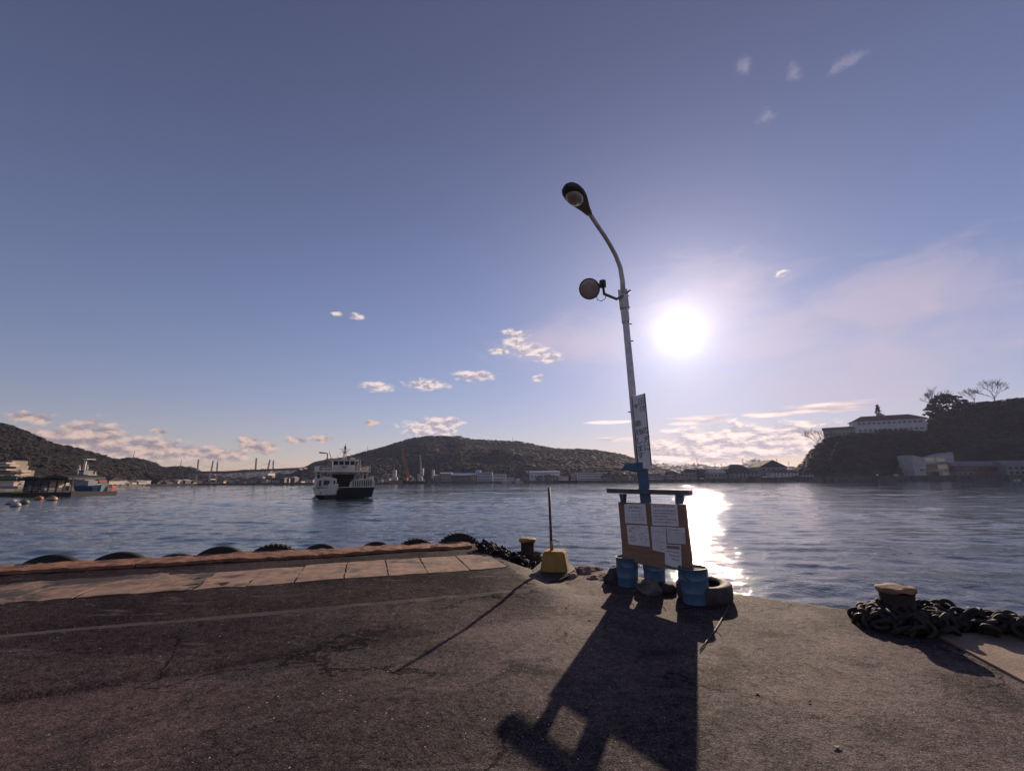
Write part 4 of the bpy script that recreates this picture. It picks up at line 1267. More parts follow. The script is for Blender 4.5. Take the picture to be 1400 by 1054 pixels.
wh = fpart('wheelhouse', M_WHT, lambda b: b.extr([(-2.15, 7.2, 5.6), (-2.15, 10.6, 5.6), (-2.15, 10.6, 7.75), (-2.15, 7.0, 7.75)], (4.1, 0, 0)))
for k in range(4):
    x = -1.65 + k * 1.03
    fpart('window', M_WIN, lambda b: b.extr([(x - .40, 7.07, 6.75), (x + .40, 7.07, 6.75), (x + .40, 6.99, 7.55), (x - .40, 6.99, 7.55)], (0, 0.06, 0)), wh)
for x in (-2.17, 1.97):
    fpart('window', M_WIN, lambda b: b.box((x, 8.6, 7.15), (0.05, 1.5, 0.8)), wh)
fpart('roof', M_WHT, lambda b: b.box((0.0, 8.9, 7.84), (5.1, 4.4, 0.16)), wh)
for x in (2.6, 3.0):
    fpart('roof_post', M_WHT, lambda b: b.box((x - .1, 7.0, 6.7), (0.14, 0.14, 2.2)), wh)
fpart('roof_box', M_WHT, lambda b: b.box((1.5, 8.5, 8.1), (0.9, 0.9, 0.5)), wh)
ms = fpart('mast', M_WHT, lambda b: [b.tube([(-.35, 9, 7.9), (-0.08, 9, 10.3)], [0.11, 0.07], 6), b.tube([(.35, 9, 7.9), (0.08, 9, 10.3)], [0.11, 0.07], 6), b.tube([(0, 9.6, 7.9), (0, 9, 11.4)], [0.10, 0.06], 6)])
fpart('crossarm', M_GRYS, lambda b: b.box((0, 9, 10.2), (2.1, 0.09, 0.09)), ms)
fpart('radar', M_GRYS, lambda b: [b.lathe([(0, 9.35), (.42, 9.4), (.42, 9.55), (0, 9.62)], 10, (0, 9, 0)), b.box((0, 8.8, 9.75), (1.1, 0.16, 0.14))], ms)
fpart('mast_light', M_GRYS, lambda b: b.lathe([(0, 10.3), (.22, 10.35), (.24, 10.8), (.1, 10.95), (0, 11)], 10, (0, 9, 0)), ms)
for x in (-1.9, 1.9):
    fpart('stay', M_GRYS, lambda b: b.tube([(0, 9, 10.6), (x, 9.3, 7.9)], 0.022, 4), ms)
fpart('lamp_post', M_GRYS, lambda b: b.tube([(-3.35, 6.4, 4.0), (-3.3, 6.4, 8.9), (-3.4, 6.4, 9.1), (-3.7, 6.4, 9.15), (-4.8, 6.4, 9.25)], [.13, .11, .11, .11, .16], 8))
fpart('davit', M_GRYS, lambda b: b.tube([(-2.3, 10, 7.8), (-2.9, 10, 9.7)], [.09, .05], 6))
fpart('life_ring', paint('life_ring_orange', (0.55, 0.14, 0.04)), lambda b: b.lathe([(.28, -.05), (.40, -.05), (.40, .05), (.28, .05)], 16, (3.55, 6.1, 6.1), Matrix.Rotation(R(90), 3, 'X'), closed=True))
# bow foam
mb = MB(); g = random.Random(3)
for k in range(44):
    t_ = g.random(); x = 3.6 + t_ * 5.5 if k < 30 else -4.8 - t_ * 3.5; y = -0.2 + g.uniform(-.5, 1.0) + t_ * (1.0 if k < 30 else 2.0)
    s_ = g.uniform(.15, .5) * (1 - .6 * t_)
    mb.lathe([(0, .10 * (1 - .7 * t_)), (s_ * .7, .07 * (1 - .7 * t_)), (s_, -.05)], 7, (x, y, .03))
fo_ = mb.build('foam', mat('foam', (0.75, 0.76, 0.78), (0.5, 0.52, 0.55), 3, 0.9), None, (fb.x, fb.y, 0), (0, 0, R(25)))
tag(fo_, kind='stuff')

# buoys
M_OR, M_BW, M_BG = paint('orange_buoy', (0.50, 0.19, 0.06)), paint('white_buoy', (0.62, 0.52, 0.54)), paint('olive_buoy', (0.20, 0.19, 0.09))
for px, py, r, m, lb in ((16, 689, .62, M_BW, 'pinkish white round buoy, farthest left on the water'), (33, 688.5, .55, M_BG, 'olive round buoy right of the pinkish white one'), (21, 692.5, .50, paint('grey_buoy', (0.42, 0.42, 0.42)), 'pale grey low buoy nearest on the left water'), (53, 683, .60, M_OR, 'orange round buoy floating alone before the dark pier'), (71, 684, .68, M_OR, 'bigger orange buoy with white band, right of the lone orange one')):
    p = ong(px, py, 0)
    t = empty('buoy', (p.x, p.y, 0), 0, lb, 'buoy')
    mb = MB(); mb.lathe([(0, -.3 * r), (.75 * r, -.25 * r), (r, .25 * r), (.93 * r, .65 * r), (.6 * r, .98 * r), (.2 * r, 1.12 * r), (0, 1.14 * r)], 16); mb.build('float', m, t)
    mb = MB(); mb.lathe([(r * .9, .12), (r * 1.12, .06), (r * 1.12, -.1), (r * .9, -.16)], 16, closed=True); mb.build('collar', M_RUB, t)
    mb = MB(); mb.tube([(0, 0, r * 1.1), (0, 0, r * 1.35)], .06, 6); mb.build('eye', M_STEEL, t)
    if px == 71:
        mb = MB(); mb.lathe([(r * 1.0, .30 * r), (r * 1.02, .36 * r), (r * .985, .58 * r), (r * .96, .60 * r)], 16); mb.build('band', M_BW, t)

# covered floating pier on the left
M_DARK = mat('tarred_timber', (0.022, 0.020, 0.020), (0.035, 0.030, 0.028), 1.5, 0.8)
M_ROOFD = mat('black_roof_sheet', (0.018, 0.018, 0.02), (0.028, 0.027, 0.028), 0.6, 0.6)
M_CREAM = paint('cream_wall', (0.74, 0.57, 0.44), 0.85)
Yp = 104.0
def lx(px, py, Y): return aty(px, py, Y)
def boxpx(mb, o, px0, px1, yt, yb, Y, dep):
    a, b = lx(px0, yb, Y), lx(px1, yt, Y); c = lx(px1, yb, Y)
    zt, zb = lx((px0 + px1) / 2, yt, Y).z, lx((px0 + px1) / 2, yb, Y).z
    cx_ = (a.x + c.x) / 2
    mb.box(Vector((cx_, Y + dep / 2, (zt + zb) / 2)) - o, (abs(c.x - a.x), dep, zt - zb))
po = Vector((lx(50, 676, Yp).x, Yp, 0))
pier = empty('floating_pier', po, 0, 'dark covered floating pier with black roof on the left water', 'pier')
def ppart(nm, m, *boxes, lab=None):
    mb = MB()
    for b in boxes: boxpx(mb, po, *b)
    o = mb.build(nm, m, pier)
    if lab: o['label'] = lab
    return o
ppart('pontoon', M_DARK, (-60, 96, 673.5, 681.5, Yp, 12))
ppart('pontoon', M_DARK, (92, 116, 672.5, 677.5, Yp + 6, 8))
ppart('fender_strip', paint('yellow_strip', (0.42, 0.36, 0.05)), (18, 31, 671.5, 674, Yp - .4, .4))
mb = MB()
for (xa, xb, yt, yb_) in ((28, 62, 651, 656.5), (60, 97, 649.5, 655.5)):
    n_ = 8
    for k in range(n_):
        f0, f1 = k / n_, (k + 1) / n_
        za = lambda f: lx((xa + xb) / 2, yt, Yp).z - 0.55 * (2 * f - 1) ** 2
        x0_, x1_ = lx(xa + (xb - xa) * f0, 652, Yp).x, lx(xa + (xb - xa) * f1, 652, Yp).x
        z0_, z1_ = za(f0), za(f1)
        vs = [(x0_, Yp - .5, z0_), (x1_, Yp - .5, z1_), (x1_, Yp + 9, z1_ + .1), (x0_, Yp + 9, z0_ + .1)]
        vs = [Vector(v) - po for v in vs]; mb.add(vs + [v - Vector((0, 0, .5)) for v in vs], [(0, 1, 2, 3), (7, 6, 5, 4), (0, 4, 5, 1), (1, 5, 6, 2), (2, 6, 7, 3), (3, 7, 4, 0)])
mb.build('roof', M_ROOFD, pier)
for px in (31, 41, 52, 63, 74, 85, 95):
    ppart('post', M_DARK, (px, px + 0.8, 652, 674, Yp, .3))
ppart('back_wall', mat('brown_boards', (0.075, 0.055, 0.045), (0.05, 0.04, 0.033), 0.8, 0.8), (30, 64, 657, 674, Yp + 8, .3))
ppart('ticket_hut', M_CREAM, (66, 80, 660, 667, Yp + 5, 2.5))
ppart('rail', M_GRYS, (30, 96, 666.5, 667.3, Yp - .2, .1), (30, 96, 669.5, 670.2, Yp - .2, .1))
for px, w_, m_ in ((38, 3, M_GRYS), (46, 3.5, paint('brown_crate', (0.16, 0.10, 0.07))), (56, 4, M_GRYS), (84, 5, M_CREAM), (90, 4, paint('brown_box', (0.14, 0.09, 0.065)))):
    ppart('locker', m_, (px, px + w_, 664, 671, Yp + 2, 1.0))

def ship(label, name, px0, px1, ywl, ydeck, Y, hullm, parts, dep=6.0):
    o_ = Vector((lx((px0 + px1) / 2, ywl, Y).x, Y, 0))
    t = empty(name, o_, 0, label, 'boat' if name != 'workboat' else 'workboat')
    zb, zt = -0.3, lx((px0 + px1) / 2, ydeck, Y).z
    x0_, x1_ = lx(px0, ywl, Y).x - o_.x, lx(px1, ywl, Y).x - o_.x
    mb = MB(); L = x1_ - x0_
    v = [(x0_ + .08 * L, .25 * dep, zb), (x1_ - .10 * L, .3 * dep, zb), (x1_ - .02 * L, .5 * dep, zb), (x1_ - .10 * L, .7 * dep, zb), (x0_ + .08 * L, .75 * dep, zb),
         (x0_, .05 * dep, zt), (x1_ - .12 * L, .1 * dep, zt), (x1_, .5 * dep, zt + .35), (x1_ - .12 * L, .9 * dep, zt), (x0_, .95 * dep, zt)]
    mb.add(v, [(4, 3, 2, 1, 0), (5, 6, 7, 8, 9)] + [(i, (i + 1) % 5, 5 + (i + 1) % 5, 5 + i) for i in range(5)]); mb.build('hull', hullm, t)
    for nm, m_, bx in parts:
        mb = MB()
        if nm in ('mast', 'boom', 'antenna'):
            (xa, ya), (xb, yb_), rr_ = bx; mb.tube([lx(xa, ya, Y + dep / 2) - o_, lx(xb, yb_, Y + dep / 2) - o_], rr_, 6)
        else:
            boxpx(mb, o_, *bx, Y + dep * .25, dep * .5)
        mb.build(nm, m_, t)
    return t
M_BLU2, M_RED2, M_GREEN2 = paint('blue_hull', (0.035, 0.10, 0.19)), paint('red_hull', (0.42, 0.05, 0.05)), paint('green_paint', (0.05, 0.17, 0.11))
ship('blue hulled workboat with tall pale grey mast tower beside the pier', 'workboat', 96, 124, 673.5, 664, 132, M_BLU2,
     [('cabin', M_GRYS, (99, 120, 657, 664)), ('bridge', M_GRYS, (105, 116, 649, 657)), ('window', M_WIN, (104, 112, 655, 657.3)), ('wheelhouse', M_GRYS, (107, 114, 643, 649)),
      ('mast', M_WHT, ((113, 652), (117.5, 627.5), .32)), ('mast', M_WHT, ((116, 654), (119.5, 638), .25)), ('crossarm', M_WHT, (112.5, 118.5, 627, 628)), ('crossarm', M_WHT, (104, 114, 643.5, 644.5)), ('crossarm', M_WHT, (106, 120, 648.5, 649.3)),
      ('mast', M_WHT, ((109, 648), (108.5, 636), .2)), ('mast', M_WHT, ((106, 650), (107, 640), .2)), ('antenna', M_WHT, ((119.4, 648), (119.6, 635), .12))])
ship('red hulled boat with pale mast moored past the workboat', 'boat', 124, 141, 672, 664.5, 150, M_RED2,
     [('cabin', M_GREEN2, (127, 136, 659, 664)), ('wheelhouse', M_RED2, (128, 135, 656, 659)), ('mast', M_CREAM, ((128.5, 660), (130, 645), .3)), ('locker', M_CREAM, (123, 127, 661, 666))])
ship('black low barge moored between workboat and red boat', 'barge', 119, 134, 674, 667.5, 138, M_BLK, [('locker', M_CREAM, (121, 125.5, 661.5, 667)), ('winch', M_STEEL, (127, 131, 664.5, 667.5))])

# ------------------------------------------------------------------ buildings
WINCACHE = {}
def winmesh(w, h, m):
    k = (round(w, 1), round(h, 1), m.name)
    if k not in WINCACHE:
        mb = MB(); mb.box((0, 0, 0), (w, 0.24, h)); WINCACHE[k] = mb.mesh('window', m)
    return WINCACHE[k]
M_TILE = mat('dark_roof_tile', (0.060, 0.055, 0.058), (0.04, 0.038, 0.04), 0.5, 0.85)
M_TILEB = mat('brown_roof_tile', (0.12, 0.075, 0.06), (0.09, 0.06, 0.05), 0.5, 0.85)
M_TIN = mat('pale_tin_roof', (0.50, 0.47, 0.46), (0.40, 0.38, 0.38), 0.4, 0.35, 0.2)
M_WWALL, M_GWALL = paint('white_wall', (0.56, 0.53, 0.52), 0.85, sc=.3), paint('grey_wall', (0.26, 0.25, 0.25), 0.8, sc=.3)
M_BWALL, M_OWALL = paint('pale_blue_wall', (0.40, 0.45, 0.52), 0.85, sc=.3), paint('brick_orange_wall', (0.36, 0.17, 0.10), 0.8, sc=.3)
M_DWALL, M_TWALL = paint('dark_shed_wall', (0.085, 0.08, 0.085), 0.7, sc=.3), paint('tan_wall', (0.40, 0.31, 0.23), 0.85, sc=.3)
M_RWALL, M_CWALL = paint('red_brown_wall', (0.16, 0.075, 0.065), 0.8, sc=.3), M_CREAM
M_PANE = mat('window_pane', (0.03, 0.032, 0.04), rough=0.12)
M_GLOWP = mat('warm_glow_pane', (0.5, 0.42, 0.3), rough=0.4, emit=((1.0, 0.72, 0.42), 0.05))  # faint emission added so the shaded panes do not look dim
def bld(label, px0, px1, yt, off, dep, wm_, roof='flat', rm_=None, win=None, yb=None, Y=None, Y1=None, name='building', cat='building', over=0.4, rise=None, pane=None, zb=None):
    """a building whose front runs between two photo columns; yt is the row of its eaves"""
    pm = (px0 + px1) / 2
    if Y is None:
        q = azp(pm, rshore(pm) + off, 0); Y = q.y
    Y1 = Y if Y1 is None else Y1
    A, B = aty(px0, 655, Y), aty(px1, 655, Y1)
    g0 = (wallh(pm) - 0.05) if zb is None else zb
    if yb is not None: g0 = aty(pm, yb, (Y + Y1) / 2).z
    zt = aty(pm, yt, (Y + Y1) / 2).z
    h = zt - g0
    d_ = Vector((B.x - A.x, B.y - A.y, 0)); L = d_.length; rz = math.atan2(d_.y, d_.x)
    t = empty(name, Vector((A.x, A.y, g0)), rz, label, cat)
    mb = MB(); mb.box((L / 2, dep / 2, h / 2), (L, dep, h)); wall = mb.build('wall', wm_, t)
    o = over; rm_ = rm_ or M_TILE
    mb = MB()
    if roof == 'flat':
        mb.box((L / 2, dep / 2, h + 0.2), (L + o, dep + o, 0.4))
    elif roof == 'gable':          # ridge along the front
        r = rise or dep * 0.28
        P = [(-o, -o, h), (-o, dep / 2, h + r), (-o, dep + o, h), (-o, dep / 2, h + r - .45), ]
        P = [(-o, -o, h + .05), (-o, dep / 2, h + r), (-o, dep + o, h + .05), (-o, dep + o, h - .25), (-o, -o, h - .25)]
        mb.extr(P, (L + 2 * o, 0, 0))
    elif roof == 'gable_front':    # gable end faces the water
        r = rise or L * 0.25
        mb.extr([(-o, -o, h), (L / 2, -o, h + r), (L + o, -o, h), (L + o, -o, h - .3), (-o, -o, h - .3)], (0, dep + 2 * o, 0))
    elif roof == 'hip':
        r = rise or min(dep, L) * 0.25; s_ = min(L * .3, dep * .5)
        v = [(-o, -o, h), (L + o, -o, h), (L + o, dep + o, h), (-o, dep + o, h), (s_, dep / 2, h + r), (L - s_, dep / 2, h + r), (-o, -o, h - .3), (L + o, -o, h - .3), (L + o, dep + o, h - .3), (-o, dep + o, h - .3)]
        mb.add(v, [(0, 1, 5, 4), (1, 2, 5), (2, 3, 4, 5), (3, 0, 4), (0, 6, 7, 1), (1, 7, 8, 2), (2, 8, 9, 3), (3, 9, 6, 0), (9, 8, 7, 6)])
    elif roof == 'shed':
        r = rise or 1.5
        mb.extr([(-o, -o, h), (-o, dep + o, h + r), (-o, dep + o, h - .3), (-o, -o, h - .3)], (L + 2 * o, 0, 0))
    elif roof == 'vault':
        r = rise or dep * .3; n_ = 8
        P = [(-o, dep / 2 - (dep / 2 + o) * math.cos(math.pi * k / n_), h + r * math.sin(math.pi * k / n_)) for k in range(n_ + 1)]
        mb.extr(P, (L + 2 * o, 0, 0))
    mb.build('roof', rm_, t)
    if win:
        rows, cols, ww, wh_, zf = win[:5]
        x0, x1 = (win[5], win[6]) if len(win) > 5 else (0.04, 0.96)
        for r_ in range(rows):
            for c_ in range(cols):
                x = L * (x0 + (x1 - x0) * (c_ + .5) / cols)
                z = h * (r_ + zf) / rows
                put('window', winmesh(ww, wh_, pane or M_PANE), t, (x, -0.02, z))
    return t, L, h

# shore in front of the middle hill
bld('low grey workshop with a wide dark doorway beside the white mast', 590, 601, 650, 14, 12, M_GWALL, 'shed', M_GWALL, (1, 2, 5, 5, .4))
bld('grey factory hall with pale roof edge next to the dark workshop', 601, 617, 647, 20, 18, M_GWALL, 'gable', M_TIN, (2, 4, 1.8, 1.6, .5), rise=1.2)
bld('long dark shed with pale roof behind open quayside bays', 617, 653, 649.5, 22, 16, M_DWALL, 'gable', M_TIN, (1, 6, 3.4, 3.6, .4), rise=2.6)
bld('orange brick walled annex at the end of the long shed', 644, 651, 649, 12, 8, M_OWALL, 'flat', M_TIN, (2, 2, 1.2, 1.3, .5))
bld('pale blue office block with white roof and window bands', 652, 673, 646, 14, 16, M_BWALL, 'flat', M_TIN, (3, 6, 2.2, 1.1, .55))
bld('taller blue stair tower behind the pale blue office block', 650, 657, 643, 31, 8, M_BWALL, 'flat', M_TIN, (1, 1, 2, 1.4, .8))
bld('white flat roofed warehouse right of the pale blue office', 674, 692, 648.5, 16, 14, M_WWALL, 'flat', M_TIN, (2, 5, 1.8, 1.2, .55))
bld('low white quay office behind the boat masts', 694, 703, 652.5, 12, 8, M_WWALL, 'gable', M_TILE, (1, 3, 1.4, 1.3, .5))
bld('small grey hut between quay office and vaulted warehouse', 704, 711, 653.5, 14, 7, M_GWALL, 'gable_front', M_TILE, (1, 1, 1.6, 1.4, .5))
bld('long white vaulted warehouse behind the shore trees', 724, 766, 647.5, 26, 22, M_WWALL, 'vault', M_TIN, (1, 9, 2.0, 1.6, .6), rise=3.2)
bld('dark round-gabled hall at the left end of the vaulted warehouse', 713, 725, 651, 22, 14, M_DWALL, 'gable_front', M_DWALL, (1, 1, 5, 5, .4), rise=4)
bld('small cream house right of the shore trees', 765, 777, 650.5, 18, 8, M_CWALL, 'hip', M_TILE, (1, 3, 1.4, 1.3, .5))
bld('three storey white office with rows of dark windows by the shore', 789, 824, 646.5, 18, 14, M_WWALL, 'flat', M_TIN, (3, 11, 1.6, 1.1, .55))
bld('narrow tan end block joined to the three storey white office', 783, 789.5, 648, 15, 12, M_TWALL, 'flat', M_TIN, (2, 2, 1.3, 1.2, .55))
bld('low grey shed right of the three storey white office', 825, 838, 652, 16, 9, M_GWALL, 'gable', M_TILE, (1, 4, 1.6, 1.4, .5))
bld('low brown shed just left of the lamp post on the far shore', 839, 852, 653, 15, 9, M_RWALL, 'gable', M_TILEB, (1, 3, 1.6, 1.4, .5))
bld('tiny white kiosk on the far shore left of the lamp post', 861, 866, 653, 10, 4, M_WWALL, 'flat', M_TIN, (1, 1, 1.6, 1.2, .5))
# right of the lamp post
bld('grey two storey block with window row right of the lamp post', 886, 904, 648, 26, 12, M_GWALL, 'flat', M_TILE, (2, 6, 1.3, 1.1, .5))
bld('small house with sunlit tin roof right of the two storey block', 903, 914, 649.5, 32, 10, M_TWALL, 'gable', M_TIN, (1, 3, 1.2, 1.2, .5))
bld('brown roofed house with low annex behind parked cars', 914, 926, 648, 24, 10, M_TWALL, 'gable', M_TILEB, (1, 3, 1.3, 1.2, .5))
bld('steep dark roofed house left of the long low hall', 937, 953, 645, 34, 12, M_GWALL, 'hip', M_TILE, (1, 3, 1.4, 1.2, .5), rise=3.4)
bld('long low dark hall with flat roof under the pylon', 953, 980, 641.5, 44, 18, M_DWALL, 'flat', M_TILE, (2, 6, 1.6, 1.1, .5))
bld('house with bright sunlit sloping roof before the low hall', 971, 993, 646, 20, 12, M_GWALL, 'gable', M_TIN, (1, 4, 1.5, 1.3, .5), rise=3)
bld('large house with heavy dark hipped roof facing the water', 997, 1027, 641, 34, 16, M_DWALL, 'hip', M_TILE, (2, 5, 1.5, 1.2, .5), rise=5)
bld('pale plastered two storey house before the dark hipped roof', 1004, 1039, 646.5, 16, 10, M_GWALL, 'gable', M_TILE, (2, 6, 1.4, 1.2, .5), rise=2)
bld('tall gabled house with its grey gable end to the water', 1041, 1078, 638, 32, 20, M_GWALL, 'gable_front', M_TILE, (2, 5, 1.6, 1.3, .5), rise=7)
bld('long white house with low roof and dark windows by the cliff foot', 1056, 1098, 645.5, 16, 11, M_WWALL, 'hip', M_TILEB, (2, 8, 1.5, 1.2, .5), rise=2.6)
bld('small white annex at the foot of the cliff', 1098, 1113, 649, 15, 9, M_WWALL, 'gable', M_TILE, (1, 3, 1.4, 1.2, .5))
bld('tiny dark shed on the quay below the gabled house', 1028, 1040, 651.5, 8, 5, M_DWALL, 'flat', M_TILE, (1, 2, 1.2, 1, .5))
bld('small tile roofed house beside the steep dark roof', 926, 937, 650, 20, 8, M_TWALL, 'hip', M_TILE, (1, 2, 1.3, 1.1, .5))
bld('narrow grey house between sunlit roof and hipped house', 989, 999, 648, 30, 9, M_GWALL, 'gable_front', M_TILE, (1, 2, 1.2, 1.1, .5))
# right hand cliff
ysch = cliff.pt(1235, 0.99).y
bld('white school-like building with long rows of windows on the cliff top', 1181, 1283, 573.5, 0, 20, M_WWALL, 'hip', M_TILEB, (2, 13, 2.9, 2.2, .55), yb=592, Y=ysch + 16, Y1=ysch - 10, rise=6, over=1.4)
bld('lower wing of the cliff top building with shallow brown roof', 1136, 1182, 586.5, 0, 14, M_GWALL, 'gable', M_TILEB, (1, 7, 2.6, 2.2, .55), yb=602, Y=ysch + 34, Y1=ysch + 16, rise=3, over=1)
bld('small pale house with hipped roof standing high on the right cliff', 1361, 1396, 592, 0, 14, M_TWALL, 'hip', M_TILEB, (1, 4, 2.4, 2.0, .5), yb=600, Y=cliff.pt(1378, .72).y, rise=4.5, over=1)
# angular concrete building with splayed walls
pm = 1277; q = azp(pm, rshore(pm) + 22, 0); Yc = q.y
oc = Vector((aty(1277, 653, Yc).x, Yc, wallh(1277) - .05))
con = empty('building', oc, 0, 'angular concrete building with splayed walls and slanting roof line', 'building')
P_ = [aty(x, y, Yc) - oc for x, y in ((1253, 653), (1249, 640), (1246.5, 622), (1264, 626), (1281, 624), (1303, 618), (1305.5, 634), (1307.5, 653))]
P_[0].z = P_[-1].z = 0
mb = MB(); mb.extr(P_, (0, 16, 0)); mb.build('wall', paint('bare_concrete', (0.45, 0.44, 0.44), 0.8, sc=.25), con)
for x0, x1, y0, y1, m_, nm in ((1265, 1276, 625.5, 631, M_GLOWP, 'window'), (1280, 1291, 626, 630.5, M_GLOWP, 'window'), (1267, 1281, 634, 641, M_PANE, 'balcony_opening'), (1283, 1295, 635.5, 641, M_GLOWP, 'window'), (1268, 1283, 644, 652.5, M_PANE, 'entrance'), (1290, 1297, 645.5, 650, M_GLOWP, 'window'), (1258, 1263, 641, 644, M_PANE, 'window')):
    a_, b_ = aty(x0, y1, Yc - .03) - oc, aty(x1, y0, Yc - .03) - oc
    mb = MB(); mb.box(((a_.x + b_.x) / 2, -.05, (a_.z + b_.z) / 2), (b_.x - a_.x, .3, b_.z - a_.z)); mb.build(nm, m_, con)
for x0, x1, yy in ((1266, 1282, 641.5), (1282, 1297, 632.5)):
    a_, b_ = aty(x0, yy, Yc) - oc, aty(x1, yy, Yc) - oc
    mb = MB(); mb.box(((a_.x + b_.x) / 2, -.8, a_.z), (b_.x - a_.x, 1.6, .5)); mb.build('balcony', M_GWALL, con)
bld('long quay shed with pale grey sloping roof beside the concrete building', 1309, 1377, 636.5, 20, 16, M_RWALL, 'gable', M_GWALL, (1, 9, 3.6, 2.4, .62), rise=4.4, pane=M_PANE)
bld('second shed with brighter windows at the far right edge', 1379, 1432, 636.5, 20, 16, M_GWALL, 'gable', M_GWALL, (2, 6, 3.0, 2.0, .5), rise=5)
bld('low plastered annex in front of the long quay shed', 1310, 1334, 645.5, 8, 6, M_GWALL, 'flat', M_GWALL, (1, 3, 2.2, 1.6, .5))
# left: stepped apartment block in the sun
apo = Vector((aty(8, 668, 150).x, 150, 1.5))
apt = empty('building', apo, 0, 'cream stepped apartment block with stacked balconies at the far left', 'building')
def apx(nm, m_, px0, px1, yt, yb, dy, dep):
    mb = MB(); boxpx(mb, apo, px0, px1, yt, yb, 150 + dy, dep); return mb.build(nm, m_, apt)
apx('wall', M_TWALL, -60, 8, 630, 668, 3, 5); apx('wall', M_TWALL, 8, 15, 636, 668, 3, 4); apx('wall', M_TWALL, 15, 29, 643, 668, 3, 3)
for k, (a_, b_, yt) in enumerate([(-40, 8, 632), (-40, 13, 635.5), (-40, 8, 641), (14, 22, 643.5), (14, 20, 648.5), (24, 29, 642.5), (24, 29, 647), (24, 28, 652), (23, 28, 656.5), (-40, 17, 657.5), (22, 29, 660), (-40, 5, 649)]):
    apx('balcony', M_CWALL, a_, b_, yt, yt + 2.2, 0, 3.0)
for a_, b_, yt in ((-2, 3, 637.5), (6, 10, 637.5), (15, 21, 646), (16, 20, 651), (-4, 3, 644.5), (0, 12, 660.5), (25, 28, 649.5), (25, 28, 645)):
    apx('window', M_PANE, a_, b_, yt, yt + 1.6, 2.8, .3)
apx('roof', M_TILE, -60, 9, 628.5, 630, 2, 7)
apx('awning', M_GREEN2, -40, 22, 652.5, 655.5, -1, 4)
apx('shop_front', M_CWALL, -2, 18, 660, 664.5, -2, 3); apx('shop_front', M_GRYS, -40, 24, 664.8, 668, -2.5, 3)
# scattered houses of the far left town and of the bridge hillside
town = []
cols_ = [('cream', M_CWALL), ('white', M_WWALL), ('tan', M_TWALL), ('brick red', M_RWALL), ('grey', M_GWALL)]
roofs_ = [('dark', M_TILE), ('brown', M_TILEB), ('pale', M_TIN)]
ORD = ['first', 'second', 'third', 'fourth', 'fifth', 'sixth', 'seventh', 'eighth', 'ninth', 'tenth', 'eleventh', 'twelfth', 'thirteenth', 'fourteenth', 'fifteenth']
g = random.Random(31)
def row(xs, where, ytop, offr, wr, ybase=None):
    for k, x in enumerate(xs):
        cn, cm = cols_[g.randrange(5) if g.random() > .3 else 0]; rn, rm_ = roofs_[g.randrange(3)]
        w_ = g.uniform(*wr)
        q_ = g.uniform(*ytop)
        bld(f'{cn} house with {rn} roof, {ORD[k]} {where}', x - w_ / 2, x + w_ / 2, q_, g.uniform(*offr), 9, cm, g.choice(['gable', 'hip', 'flat', 'gable_front']), rm_, (1, 2, 1.3, 1.3, .5), name='house', cat='house')
row([146, 153, 160, 166, 172, 179, 186, 193, 200, 207, 214, 225, 233, 241, 250], 'beyond the red boat', (656, 660), (8, 40), (5, 9))
row([262, 280, 303, 312, 322, 331, 340, 352, 361, 370], 'right of the pale bridge tower', (655, 660), (10, 60), (4, 8))
row([378, 386, 393, 400, 408, 416, 424, 520, 528], 'on the wooded shore beside the ferry', (652, 658), (12, 60), (5, 9))
for k, (x, yt, t_) in enumerate([(342, 656, .30), (356, 652, .42), (369, 649.5, .5), (384, 651, .45), (392, 655.5, .3), (405, 653, .4), (222, 652, .4), (238, 650, .35), (206, 656, .3)]):
    Yh = hill_l2.pt(x, t_).y; cn, cm = cols_[k % 5]; rn, rm_ = roofs_[(k * 2) % 3]
    bld(f'{cn} hillside house with {rn} roof, {ORD[k]} on the slope under the bridges', x - 3, x + 3, yt, 0, 8, cm, 'hip', rm_, (1, 2, 1.3, 1.2, .5), Y=Yh, yb=yt + 4, name='house', cat='house')

